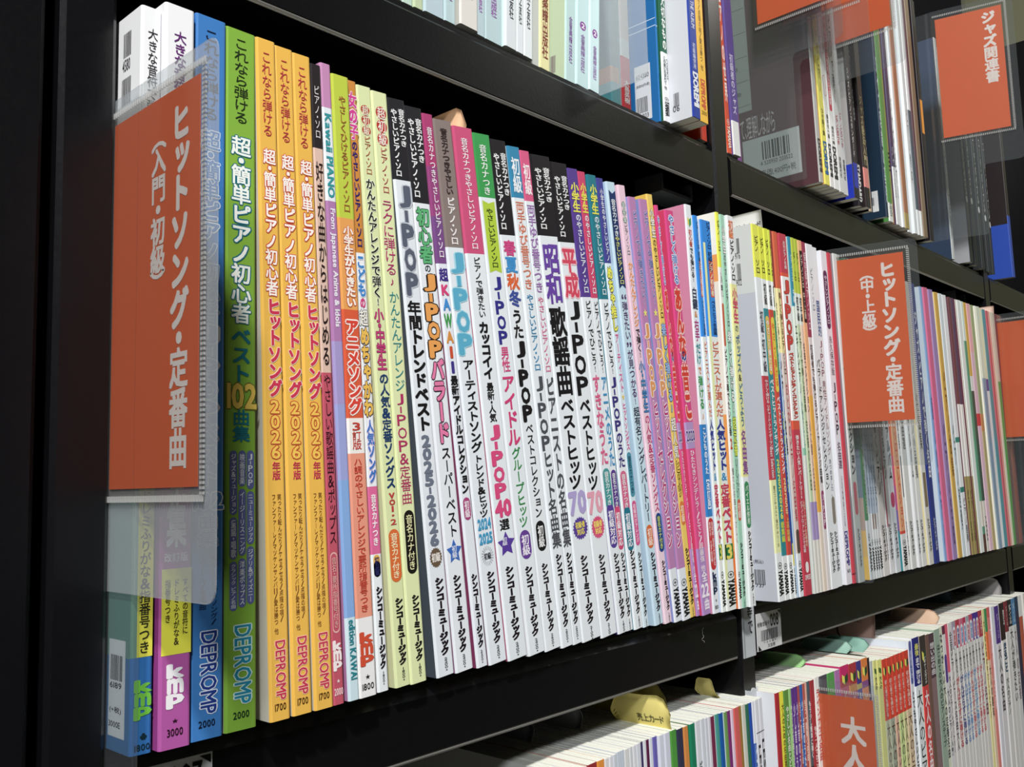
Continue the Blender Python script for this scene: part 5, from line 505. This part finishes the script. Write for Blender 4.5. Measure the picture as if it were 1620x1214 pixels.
('royal blue book with a broad silver-white cover',.3894,.0166,.0111,.3,0,'d4d6dc',[(1,'2440a4')],[('s','PIANO SOLO THE ALBUM',.6,.76,.5,.4,'dce0f4',1),('v','初級編併用',.8,.87,.5,.34,'dce0f4',1),('s','DOREMI',.88,.97,.5,.6,'f0f2f8',3)],None,[(.0117,.0168,.0114,.0226,[('r','rect',0,1,.034,.029,'4c4c54'),('r','rect',0,1,.097,.029,'4c4c54'),('r','rect',0,1,.178,.029,'4c4c54'),('r','rect',0,1,.27,.048,'4c4c54'),('r','rect',0,1,.363,.072,'4c4c54'),('r','rect',0,1,.469,.072,'4c4c54'),('r','rect',0,1,.562,.048,'4c4c54'),('r','rect',0,1,.675,.072,'4c4c54'),('r','rect',0,1,.8,.072,'4c4c54'),('r','rect',0,1,.925,.072,'4c4c54')]),(.0114,.0179,.0072,.0133,[('h','06',.1,.9,.5,.9,'3c3c44',0)])]),
('yellow book with orange sideways logo, last in the row',.4008,.0175,.0124,.3,0,'dca82c',[(1,'fcc430')],[('v','ケセラセラ/点描の唄/愛は勝つ 他',.6,.86,.5,.3,'7c5c1c',0),('s','DEPROMP',.885,.965,.5,.5,'e0603c',2),('h','2000',.97,.98,.5,.6,'4c3c14',0)],None,None),
('red and tan book pushed back behind the yellow one',.4335,.038,.012,.25,0,'c83c2c',[(1,'cc4430')],[],None,None)],.3705,'%s left of post, top shelf','books on the upper shelf, left bay',True),
([
('low yellow book pushed back behind the orange one',.5065,.056,.01,.25,0,'d8d040',[(1,'d8d244')],[],None,None),
('orange and white book with white outlined letters',.4803,.0389,.0072,.3,2.0,'e8e4e0',[(.7,'d8542c'),(.9,'d4502c'),(1,'d8502c')],[('v','ピアノの世界',.5,.85,.5,.6,'f6e8e0',2),('r','ring',.9,.917,.5,.62,'f0d8cc'),('s','YAMAHA',.9204,.985,.5,.62,'f0d8cc',3)],None,None),
('thin white-footed violet book',.4878,.0372,.012,.3,2.0,'5c4c90',[(.9,'5c4890'),(1,'e4e4e4')],[('v','初級者のジャズ',.7,.88,.5,.5,'d8d0e8',1)],None,None),
('plum book next to the brown cover',.5096,.0447,.006,.3,2.0,'784c80',[(.85,'5c4890'),(1,'7c4884')],[],None,None),
('grey-spined book with a large dark brown cover',.6153,.019,.008,.3,2.0,'5a3c42',[(1,'b8b8b4')],[('s','DOREMI',.86,.965,.5,.6,'3c3c3c',3)],[(1,'5a3a40')],[(.0165,.0765,.0137,.0588,[('r','rect',0,1,.5,1,'c9cbc9'),('r','rect',.12,.52,.352,.024,'2c2c30'),('r','rect',.12,.52,.402,.024,'2c2c30'),('r','rect',.12,.52,.438,.014,'2c2c30'),('r','rect',.12,.52,.474,.024,'2c2c30'),('r','rect',.12,.52,.531,.036,'2c2c30'),('r','rect',.12,.52,.578,.024,'2c2c30'),('r','rect',.12,.52,.624,.036,'2c2c30'),('r','rect',.12,.52,.676,.014,'2c2c30'),('r','rect',.12,.52,.728,.036,'2c2c30'),('r','rect',.12,.52,.779,.014,'2c2c30'),('r','rect',.12,.52,.81,.014,'2c2c30'),('h','4 520950 203522',.55,.64,.58,.56,'33333a',0),('h','定価1,400円+税',.74,.9,.6,.6,'3c3c40',0)]),(.0635,.0858,.0884,.2128,[('r','rect',-1,1,.5,1,'a8b0aa'),('r','rect',.15,.154,.5,.9,'4a4e4c'),('r','rect',.35,.354,.5,.9,'4a4e4c'),('r','rect',.55,.554,.5,.9,'4a4e4c'),('r','rect',.75,.754,.5,.9,'4a4e4c'),('r','rect',.95,.954,.5,.9,'4a4e4c'),('h','練習曲',.62,.655,.3,.3,'4a4e4c',0),('h','練習曲',.83,.865,.35,.35,'4a4e4c',0)]),(.0404,.0777,.0565,.0854,[('h','て、理解しながら',.1,.9,.5,1,'cfc4c4',0)])]),
('bright yellow book with blue and green sideways logo',.6254,.0185,.0112,.3,2.0,'d89838',[(1,'f0e660')],[('v','コードでピアノ',.4,.7,.5,.4,'9c9440',1),('v','ひき語り集',.75,.84,.5,.4,'44442c',1),('s','DOREMI',.86,.965,.5,.6,'2c6cac',3)],None,None),
('white book with red ovals',.6368,.0183,.0091,.3,2.0,'e8e8e8',[(1,'eceae6')],[('r','pillring',.5,.56,.5,.7,'d05c50'),('r','pillring',.63,.7,.5,.7,'d05c50'),('v','橋本光一編',.76,.84,.5,.4,'3c3c3c',1),('s','DOREMI',.86,.965,.5,.6,'2c2c30',3)],None,None),
('white book with a long crimson pill',.6463,.0185,.012,.3,2.0,'eae6e4',[(1,'f0f0ee')],[('r','pill',.3,.74,.5,.5,'d43c54'),('v','ピアノ伴奏による愛唱歌名曲集',.35,.72,.5,.3,'f8e8ea',1),('v','橋本光一編',.79,.85,.5,.4,'3c3c3c',1),('s','DOREMI',.86,.965,.5,.6,'2c2c30',3)],None,None),
('greyish white book with pink lettering',.6594,.0187,.0104,.3,2.0,'dcd8dc',[(1,'dcdcdc')],[('v','ピアノで弾く',.4,.7,.5,.4,'44444c',1),('v','ピアノCDつき',.74,.84,.5,.5,'c84c64',2),('v','自由現代社',.88,.95,.5,.4,'3c3c40',1)],None,None),
('pale grey book with thin pink lettering',.6701,.0197,.012,.3,2.0,'dcd8dc',[(1,'d8d8da')],[('v','ピアノCDつき',.72,.84,.5,.4,'c86c7c',1),('v','自由現代社',.88,.95,.5,.4,'3c3c40',1)],None,None),
('black and blue book with tall white letters',.69,.0162,.012,.3,2.0,'a8a4a0',[(1,'242028')],[('v','ジャズ・ピアノ・スタンダード',.55,.86,.4,.35,'d8d8dc',1),('r','rect',.88,.965,.4,.8,'2438b4')],[(.885,'a8a4a2'),(1,'2438b4')],None),
('black book with big white capitals',.7207,.0247,.01,.3,2.0,'242024',[(1,'201c20')],[('v','ピアノ名曲',.4,.7,.5,.3,'a8a8ac',1),('s','STANDARD',.855,.985,.4,.7,'e8e8e8',3)],None,None),
('black and coral book',.731,.0214,.012,.3,2.0,'2c2024',[(.86,'2c2420'),(.93,'e08880'),(1,'241c20')],[('v','ジャズ語法入門',.6,.85,.5,.5,'c8bc8c',2)],None,None),
('beige and black book',.7495,.0258,.007,.3,2.0,'241c1c',[(.8,'2c2824'),(1,'ccb498')],[('v','ピアノジャズ',.6,.8,.5,.5,'b8a878',2)],None,None),
('navy-covered book with a white barcode label',.784,.0209,.006,.3,1.4,'1c3044',[(1,'24384c')],[('v','ジャズ理論の基礎',.4,.95,.5,.6,'c8d4dc',2)],None,[(.0079,.0145,.0075,.0302,[('r','rect',0,1,.5,1,'dcdcdc'),('r','rect',.3,.7,.011,.022,'2c2c30'),('r','rect',.3,.7,.05,.022,'2c2c30'),('r','rect',.3,.7,.089,.022,'2c2c30'),('r','rect',.3,.7,.118,.015,'2c2c30'),('r','rect',.3,.7,.148,.022,'2c2c30'),('r','rect',.3,.7,.174,.009,'2c2c30'),('r','rect',.3,.7,.197,.015,'2c2c30'),('r','rect',.3,.7,.225,.009,'2c2c30'),('r','rect',.3,.7,.257,.022,'2c2c30'),('r','rect',.3,.7,.29,.022,'2c2c30')])]),
('grass green book with white foot',.8052,.0259,.012,.3,1.4,'4c8c44',[(.93,'5c9848'),(1,'e8ece4')],[('v','YAMAHA',.93,.98,.5,.5,'3c3c3c',1)],None,None),
('olive and tan book',.8194,.0276,.0058,.3,1.4,'b0a060',[(.85,'a8a048'),(.93,'b8a25c'),(1,'a87450')],[('r','stripes',.72,.8,.5,.7,'1c1c1c')],None,None),
('white book with a dark violet upper block',.8255,.0253,.0096,.3,1.4,'4c3c58',[(.78,'4c4060'),(1,'e8eaea')],[('v','ジャズ名曲',.7,.9,.3,.5,'c8c8d0',1)],None,None),
('narrow white book beside the violet block',.8354,.0264,.0071,.3,1.4,'ecf0f0',[(1,'eef2f2')],[('v','ジャズ・ピアノ',.5,.9,.5,.4,'3c3c44',1)],None,None),
('narrow white book beside the tan one',.8428,.025,.0063,.3,1.4,'ecf0f0',[(1,'ecf0f0')],[],None,None),
('tan brown thin book',.8494,.0243,.012,.3,1.4,'ac7450',[(.94,'b07858'),(1,'b09c60')],[],None,None),
('thick white book',.8683,.0285,.012,.3,1.4,'eef2f4',[(1,'e6ecee')],[],None,None),
('medium white book',.881,.0256,.0105,.3,1.4,'e8ecee',[(1,'e2e8ea')],[('v','ピアノ教本',.5,.8,.5,.3,'6c7478',0)],None,None),
('slate and white book',.8919,.0252,.0085,.3,1.4,'e8ecee',[(.5,'eef2f2'),(.9,'54626c'),(1,'e6eaea')],[],None,None),
('wine and white book',.9007,.0244,.0054,.3,1.4,'443040',[(.9,'5c3c48'),(1,'e4e6e4')],[],None,None),
('grey-brown book',.9064,.0235,.012,.3,1.4,'7c6450',[(1,'8c765e')],[],None,None),
('white thin edge book',.9298,.0269,.0025,.3,1.4,'f0f0f0',[(1,'f0f2f2')],[],None,None),
('black book with orange sticky flags',.9295,.0241,.012,.3,1.4,'1c161c',[(1,'221a20')],[('r','rect',.42,.56,.5,.7,'f09c28')],None,None),
('white-spined book with a slate blue cover',1.0556,.0389,.009,.3,1.4,'3c4c68',[(1,'e0e2e2')],[('v','楽典の基礎',.4,.9,.5,.3,'6c6c70',0)],None,None),
('black book with white roundel, first of the series',1.0911,.0276,.012,.3,1.4,'b4b4b8',[(1,'2c3032')],[('v','コード・バイブル',.4,.7,.5,.5,'d8d8d8',1),('r','circ',.7,.73,.5,.7,'e4e4e4')],None,None),
('black book with white roundel, second of the series',1.1171,.029,.012,.3,1.4,'343838',[(1,'2e3234')],[('v','コード・バイブル',.36,.68,.5,.5,'d8d8d8',1),('r','circ',.69,.72,.5,.7,'e4e4e4')],None,None),
('black book with white roundel, third of the series',1.1481,.0292,.012,.3,1.4,'343838',[(1,'2c3032')],[('v','コード・バイブル',.36,.7,.5,.5,'d8d8d8',1),('r','circ',.71,.74,.5,.7,'e4e4e4')],None,None),
('black book with white roundel, fourth of the series',1.1771,.0296,.012,.3,1.4,'343838',[(1,'2c3032')],[('v','コード・バイブル',.36,.72,.5,.5,'d8d8d8',1),('r','circ',.73,.76,.5,.7,'e4e4e4')],None,None),
('black book with white roundel, last of the series',1.1985,.0295,.008,.3,1.4,'343838',[(1,'2a2e30')],[('v','コード・バイブル',.36,.74,.5,.5,'d8d8d8',1),('r','circ',.75,.78,.5,.7,'e4e4e4')],None,None),
('end book with a brown and blue cover facing left',1.2453,.0164,.012,.3,1.4,'2c2426',[(.7,'2c2426'),(1,'2c50b4')],[],[(.74,'2c2426'),(1,'2c50b4')],None)],.3705,'%s right of post, top shelf','books on the upper shelf, right bay',False)]

# ------------------------------------------------------------------ the place
wallm = paper('3c3a38', .9, .1); floorm = paper('6c6a62', .5, .3); ceilm = paper('5c5c5a', .9, .1)
def struct(name, a, b, m):
    mb = MB(); mb.box(a, b, m); o = mb.build(name); o['kind'] = 'structure'; return o
struct('floor', (-2.6, -2.4, -1.3), (3.6, .8, -1.26), floorm)
struct('ceiling', (-2.6, -2.4, 2.42), (3.6, .8, 2.46), ceilm)
struct('wall_back', (-2.6, .8, -1.3), (3.6, .84, 2.46), wallm)
struct('wall_front', (-2.6, -2.44, -1.3), (3.6, -2.4, 2.46), wallm)
struct('wall_left', (-2.64, -2.44, -1.3), (-2.6, .84, 2.46), wallm)
struct('wall_right', (3.6, -2.44, -1.3), (3.64, .84, 2.46), paper('8c8c70', .8, .1))
# ------------------------------------------------------------------ the bookcase
BL = black_metal()
case = tag(empty('bookcase', (.45, .17, -1.26)), 'black enamelled steel bookcase holding rows of music books', 'bookcase')
def part(name, fn):
    mb = MB(); fn(mb); o = mb.build(name, case); o.matrix_parent_inverse = Matrix.Translation(-case.location); return o
YF = .033; PITCHZ = .3705
def post(x0, x1, y0=YF, lines=True):
    def f(mb):
        poly = [(x0, y0+.002), (x0+.002, y0), (x1-.002, y0), (x1, y0+.002), (x1, .30), (x0, .30)]
        mb.prism(poly, lambda p: (p[0], p[1], -1.26), lambda p: (p[0], p[1], 1.0), BL)
    part('upright_post', f)
post(-.0648, -.0418); post(.4467, .4692); post(1.1618, 1.185)
post(-.30, -.0715, .030); post(1.93, 1.953)
def board(x0, x1, z):
    def f(mb):
        # lip: bevelled top edge, upright face, hem along the bottom; the plate runs back from it
        prof = [(YF+.011, z), (YF+.0015, z-.0088), (YF, z-.0103), (YF, z-.0385), (YF+.0012, z-.040), (YF+.004, z-.0398), (YF+.004, z-.004), (.295, z-.004), (.295, z)]
        mb.prism(prof, lambda p: (x0, p[0], p[1]), lambda p: (x1, p[0], p[1]), BL)
        mb.tube([(x0+.001, YF+.0012, z-.0398), (x1-.001, YF+.0012, z-.0398)], .0011, paper('6a6862', .35, .6), 8)  # hem edge; its highlight is put into the pale colour
    part('shelf_board', f)
for x0, x1 in ((-.0405, .4430), (.4722, 1.1595), (1.189, 1.926)):
    for k in (-1, 0, 1): board(x0, x1, k*PITCHZ)
def back(mb): mb.box((-.0418, .2955, -.85), (1.95, .2995, 1.0), BL)
part('back_panel', back)
def bracket(x, z):
    def f(mb):
        g = paper('34383a', .4, .5); mb.box((x, .05, z-.006), (x+.045, .075, z-.0035), g); mb.box((x, .05, z-.0035), (x+.0025, .075, z+.008), g); mb.box((x+.0425, .05, z-.0035), (x+.045, .075, z+.008), g)
    part('shelf_clip', f)
bracket(.393, .3275); bracket(1.09, .3275)
# price-rail labels on the lips
def rail_label(x0, x1, z0, z1, digits, label):
    mb = MB(); w, h = x1-x0, z1-z0
    mb.box((x0, YF-.0007, z0), (x1, YF-.0001, z1), paper('d9d9da', .3, .5))
    P = lambda u, v, l: (x0+u, YF-.0007-l, z0+v)
    ops = [('h', '棚管理番号', .24, .36, .27, .5, '44444a', 0), ('h', digits, .08, .42, .72, .34, '101014', 1), ('h', '文芸棚', .86, .96, .55, .3, '33333a', 0), ('h', '* '+' '.join(digits)+' *', .78, .83, .5, .5, '33333a', 0)]
    u = .16
    while u < .84:
        bw = random.choice((.008, .012, .02)); ops.append(('r', 'rect', .47, .76, u, bw, '2a2a2e')); u += bw+random.choice((.008, .014))
    print_on(mb, ops, w, h, P)
    tri = [[(w*.86, h*.98), (w*.98, h*.98), (w*.98, h*.86)], [(w*.02, h*.02), (w*.14, h*.02), (w*.02, h*.16)]]
    for q in tri: mb.add([P(a, b, .0003) for a, b in q], [(0, 1, 2)], paper('101014'))
    tag(mb.build('shelf_label'), label, 'label', 'numbered labels on the shelf lips')
rail_label(-.0395, .0028, -.0403, -.0100, '007', 'silver shelf label with black digits 007 below the white and magenta books')
rail_label(.4724, .5132, -.0402, -.0112, '008', 'silver barcode label with digits 008 on the lip right of the post')
def strip_label(x0, x1, z0, z1, txt, label, torn=False):
    mb = MB(); w, h = x1-x0, z1-z0
    poly = [(x0, z0), (x1, z0), (x1, z1)] + ([(x0+w*(1-k/7), z1-.0025*random.random()) for k in range(1, 7)] if torn else []) + [(x0, z1)]
    mb.prism(poly, lambda p: (p[0], YF-.0008, p[1]), lambda p: (p[0], YF-.0001, p[1]), paper('c4c8cc', .25, .5))
    print_on(mb, txt, w, h, lambda u, v, l: (x0+u, YF-.0008-l, z0+v))
    tag(mb.build('post_label'), label, 'label')
strip_label(.4505, .4690, -.042, .062, [('v', 'オンライン等で', .02, .84, .62, .42, '303034', 1), ('r', 'rect', .0, 1, .07, .14, '9aa0a6')], 'grey vertical label strip on the post between the bays')
strip_label(.4500, .4688, -.23, -.0655, [('v', 'ピアノ', .2, .5, .5, .5, '404044', 0)], 'torn white label on the post beside the lower shelf', True)
# ------------------------------------------------------------------ books
ORD = 'first second third fourth fifth sixth seventh eighth ninth tenth eleventh twelfth thirteenth fourteenth fifteenth sixteenth seventeenth eighteenth nineteenth twentieth'.split()
TENS = {2: 'twenty', 3: 'thirty', 4: 'forty', 5: 'fifty', 6: 'sixty'}; TTH = {30: 'thirtieth', 40: 'fortieth', 50: 'fiftieth', 60: 'sixtieth'}
def ordw(n): return ORD[n-1] if n <= 20 else TTH[n] if n % 10 == 0 else TENS[n//10]+'-'+ORD[n % 10-1]
for row, z, where, grp, rev in ROWS:
    for i, e in enumerate(row):
        n = len(row)-i if rev else i+1
        lab = e[0]+((', '+where % ordw(n)) if where else '')
        music_book(e[1], e[2], z, e[3], e[4], e[5], e[6], e[7], e[8], lab, grp, *e[9:])
# ------------------------------------------------------------------ plastic shelf signs
PL = clear_plastic('clear_plastic_sheet', .972, 'f4f6f6', 'dfe6ea')
SCUFFED = clear_plastic('scuffed_plastic_sheet', .80, 'f4f6f6', 'e4e8ee', .12)
PK = clear_plastic('clear_soft_pocket', .985, 'f6f4f2', 'e6e6e6', .15)
SEAM = clear_plastic('welded_plastic_seam', .68, 'f2f2f2', 'dcdcda', .2)
def shelf_sign(X, yi, zb, zl, yl, text, label, bend=0.0, plate=None, cardcol='dc6026'):
    """plate stands between books, its flag sticks out of the shelf; yi: inner edge of the card, zb: foot of the card,
    zl: foot of the plate, yl: front edge of the plate's leg; bend: sideways slope of the flag"""
    CW, CH = .0697, .150
    yo = yi-CW
    o = tag(empty('shelf_sign', (X, yi, zl)), label, 'sign', 'orange category signs in clear plastic holders')
    ys = .012
    def at(y, z, l=0):
        d = max(0, ys-y)
        return (X+bend*d-l-o.location.x, y-o.location.y, z-o.location.z)
    def rnd(pts, r, n=5):
        out = []
        for i, p in enumerate(pts):
            a, b = Vector(pts[i-1]), Vector(pts[(i+1) % len(pts)]); p = Vector(p); rr = r[i]
            if not rr: out.append(tuple(p)); continue
            d0 = (a-p).normalized(); d1 = (b-p).normalized()
            for k in range(n+1):
                t = k/n; q = (p+d0*rr)*(1-t)**2+2*t*(1-t)*p+(p+d1*rr)*t*t; out.append(tuple(q))
        return out
    ze = zb-.040; zt = zb+CH+.0115; ye = yo-.0115
    tab = rnd([(.20, zt), (ye, zt), (ye, ze), (yl, ze), (.20, ze)], [0, .007, .007, 0, 0])
    leg = rnd([(.20, ze), (yl-.003, ze), (yl, ze-.004), (yl, zl), (.20, zl)], [0, 0, .002, .003, 0])
    mb = MB()
    def sheet(mb, poly, l0, l1, m):
        # cut the sheet at the bend so that it can fold there
        def clip(poly, keep):
            res = []
            for i, p in enumerate(poly):
                q = poly[(i+1) % len(poly)]
                if keep(p[0]): res.append(p)
                if keep(p[0]) != keep(q[0]):
                    t = (ys-p[0])/(q[0]-p[0]); res.append((ys, p[1]+t*(q[1]-p[1])))
            return res
        for keep in (lambda v: v <= ys, lambda v: v > ys):
            c = clip(poly, keep)
            if len(c) > 2: mb.prism(c, lambda p: at(p[0], p[1], l0), lambda p: at(p[0], p[1], l1), m)
    sheet(mb, tab, 0, .0006, plate or PL); sheet(mb, leg, 0, .0006, PL); mb.build('plastic_plate', o)
    pk = MB(); sheet(pk, [(yi+.004, zb+CH+.004), (yo-.004, zb+CH+.004), (yo-.004, zb-.004), (yi+.004, zb-.004)], .0013, .0016, PK); pk.build('card_pocket', o)
    # beaded weld around the pocket
    sm = MB(); n = 60
    path = [(yi+.002-(CW+.006)*k/40, zb+CH+.004) for k in range(41)]+[(yo-.004, zb+CH+.004-(CH+.008)*k/88) for k in range(1, 89)]+[(yo-.004+(CW+.006)*k/40, zb-.004) for k in range(1, 41)]
    for i, (a, b) in enumerate(path):
        hor = abs(b-zb-CH-.004) < 1e-6 or abs(b-zb+.004) < 1e-6
        hy, hz = (.0005, .0012) if hor else (.0012, .0005)
        sm.prism([(a-hy, b-hz), (a+hy, b-hz), (a+hy, b+hz), (a-hy, b+hz)], lambda p: at(p[0], p[1], .0012), lambda p: at(p[0], p[1], .0019), SEAM)
    sm.build('pocket_seam', o)
    cm = MB(); sheet(cm, [(yi, zb), (yi, zb+CH), (yo, zb+CH), (yo, zb)], .0008, .0011, paper(cardcol, .5, .2))
    print_on(cm, text, CW, CH, lambda u, v, l: at(yi-u, zb+v, .0011+l*.6), step=.000005)
    cm.build('paper_card', o)
    return o
T1 = lambda sub, a, b: [('v', 'ヒットソング・定番曲', .045, .955, .80, .19, 'ece8e8', 3), ('v', sub, a, b, .555, .16, 'ece8e8', 3)]
shelf_sign(-.0409, .0338, .1005, -.045, .0086, T1('（入門・初級）', .075, .515), 'orange sign reading hit songs for beginners, beside the left post', plate=SCUFFED)
shelf_sign(.6176, .0235, .1432, .0005, -.004, T1('（中・上級）', .07, .50), 'orange sign with a pink smear at mid-right of the middle shelf', .22)
shelf_sign(.5412, .041, -.2320, -.3700, .010, [('v', '大人のピアノ', .10, .97, .75, .29, 'ece8e8', 3)], 'lower orange sign with three large white characters, between lower shelf books')
shelf_sign(.952, .0075, .4972, .3725, -.031, [('v', 'ジャズ関連書', .03, .62, .80, .20, 'ece8e8', 3)], 'orange sign on the upper right shelf listing jazz books', .25)
shelf_sign(.5830, .0560, .5268, .3725, .0237, [], 'orange sign cut by the top of the frame, in front of the brown cover')
shelf_sign(.6030, .0400, .5268, .3725, .0260, [], 'second orange sign directly behind the one before the brown cover')
shelf_sign(.6745, .0340, .5255, .3725, .0205, [], 'orange sign hanging over the white and crimson books of the upper shelf')
shelf_sign(1.1133, .0095, .1376, .0005, -.030, [], 'orange sign cut by the right edge of the frame on the middle shelf')
dv = MB(); q = [(.20, .69), (.004, .69), (.004, .379), (.0055, .375), (.009, .3728), (.20, .3715)]
dv.prism(q, lambda p: (.3115, p[0], p[1]), lambda p: (.3121, p[0], p[1]), SCUFFED)
tag(dv.build('book_divider'), 'hazy clear plastic divider before the red and blue books, top shelf', 'divider')
fb = MB(); fb.tube([(.3915+.0012*math.sin(3*t), YF-.0012-.0006*math.cos(4*t), -.0105-.0022*t) for t in [k*.45 for k in range(12)]], .00012, paper('a8a49c', .8, .1), 5)
tag(fb.build('dust_fibre'), 'tiny pale fibre of dust clinging to the middle shelf lip', 'dust')
# ------------------------------------------------------------------ paper slips standing out of the books
def slip(x, y0, y1, z0, z1, colr, label, bend=0.0, text=None, tilt=0.0, round_=True, fold=None):
    mb = MB(); n = 8; L = y1-y0; H = z1-z0; vs = []; fs = []
    nu, nv = 10, 6
    m = paper(colr, .6, .2)
    def P(a, b, l=0):
        top = 1.0
        if round_: top = min(1, 1-.55*max(0, (abs(a-.5)-.32)/.18)**2)
        zz = H*b*top
        xx = bend*math.sin(b*1.5)*H+tilt*b*H*a + (fold[0]*max(0, a-fold[1])*L if fold else 0)*b
        return (x+xx-l, y1-L*a, z0+zz)
    for l in (0, .00025):
        off = len(vs)
        for j in range(nv+1):
            for i in range(nu+1): vs.append(P(i/nu, j/nv, l))
        for j in range(nv):
            for i in range(nu):
                q = [off+j*(nu+1)+i, off+j*(nu+1)+i+1, off+(j+1)*(nu+1)+i+1, off+(j+1)*(nu+1)+i]
                fs.append(tuple(q if l else q[::-1]))
    k = (nu+1)*(nv+1)
    for j in range(nv): fs.append((j*(nu+1), (j+1)*(nu+1), k+(j+1)*(nu+1), k+j*(nu+1))); fs.append((j*(nu+1)+nu, k+j*(nu+1)+nu, k+(j+1)*(nu+1)+nu, (j+1)*(nu+1)+nu))
    for i in range(nu): a = nv*(nu+1)+i; fs.append((a, a+1, k+a+1, k+a))
    mb.add(vs, fs, m)
    if text: print_on(mb, text, 1, 1, lambda u, v, l: P(u, v, .00025+l))
    return tag(mb.build('order_slip', smooth=True), label, 'paper slip', 'paper slips standing out of books')
slip(.4835, .013, .075, .2985, .3155, 'e6e6e4', 'white order slip above the pale grey back cover on the middle shelf', text=[('h', '注文カード', .52, .80, .80, .36, '3a3a3c', 1)], tilt=-.1, round_=False)
slip(.158, .035, .075, .2975, .3205, 'e2b48c', 'tan paper slip above the taupe-topped book on the middle shelf', bend=.3)
slip(.336, .025, .070, -.0700, -.0480, 'e6d67a', 'creased pale yellow sales slip standing among the lower left books', text=[('h', '売上カード', .60, .86, .66, .46, '4a4428', 1)], bend=-.35, fold=(.35, .55))
slip(.4345, .045, .062, -.0700, -.0545, 'eadc88', 'small curled yellow slip near the right end of the lower left shelf', bend=-.6)
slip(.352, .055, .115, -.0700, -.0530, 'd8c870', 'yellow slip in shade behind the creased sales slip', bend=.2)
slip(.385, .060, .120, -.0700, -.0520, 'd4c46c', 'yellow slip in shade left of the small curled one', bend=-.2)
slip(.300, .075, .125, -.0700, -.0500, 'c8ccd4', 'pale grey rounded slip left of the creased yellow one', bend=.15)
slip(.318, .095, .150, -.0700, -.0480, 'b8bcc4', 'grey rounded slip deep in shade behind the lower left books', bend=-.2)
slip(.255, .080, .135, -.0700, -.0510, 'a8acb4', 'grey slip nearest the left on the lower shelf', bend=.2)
slip(.492, .060, .120, -.0700, -.0500, 'e4e4e0', 'crumpled white slip beside the post on the lower right shelf', bend=.8, fold=(-.4, .4))
slip(.572, .046, .090, -.0700, -.0610, 'a4d890', 'light green slip lying low on the lower right page tops', bend=1.2)
slip(.668, .030, .075, -.0700, -.0590, '8cb8a8', 'blue-green slip left of the red badge books', bend=1.4)
slip(.655, .040, .090, -.0700, -.0600, '9cc4b4', 'second blue-green slip behind the first', bend=1.3)
slip(.748, .050, .095, -.0700, -.0440, 'c09c90', 'pinkish brown slip with tiny letters on the lower right shelf', text=[('h', '売上', .30, .45, .5, .4, '5c4840', 0)], bend=.1, round_=False)
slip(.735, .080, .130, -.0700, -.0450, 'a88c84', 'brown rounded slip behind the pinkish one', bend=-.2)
slip(.866, .030, .085, -.0700, -.0560, 'dcb89c', 'beige slip bent towards the light on the lower right shelf', bend=1.0)
slip(1.150, .040, .085, -.0700, -.0480, 'a4a0a0', 'round grey slip near the right end of the lower shelf', bend=.1)
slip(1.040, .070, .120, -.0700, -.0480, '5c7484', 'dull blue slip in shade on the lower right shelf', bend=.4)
slip(1.108, .010, .060, .2960, .3110, 'e8c4b4', 'pale pink slip behind the right-hand orange sign', bend=.2, round_=False)


bpy.data.objects.remove(_go)
bpy.data.curves.remove(_cu)
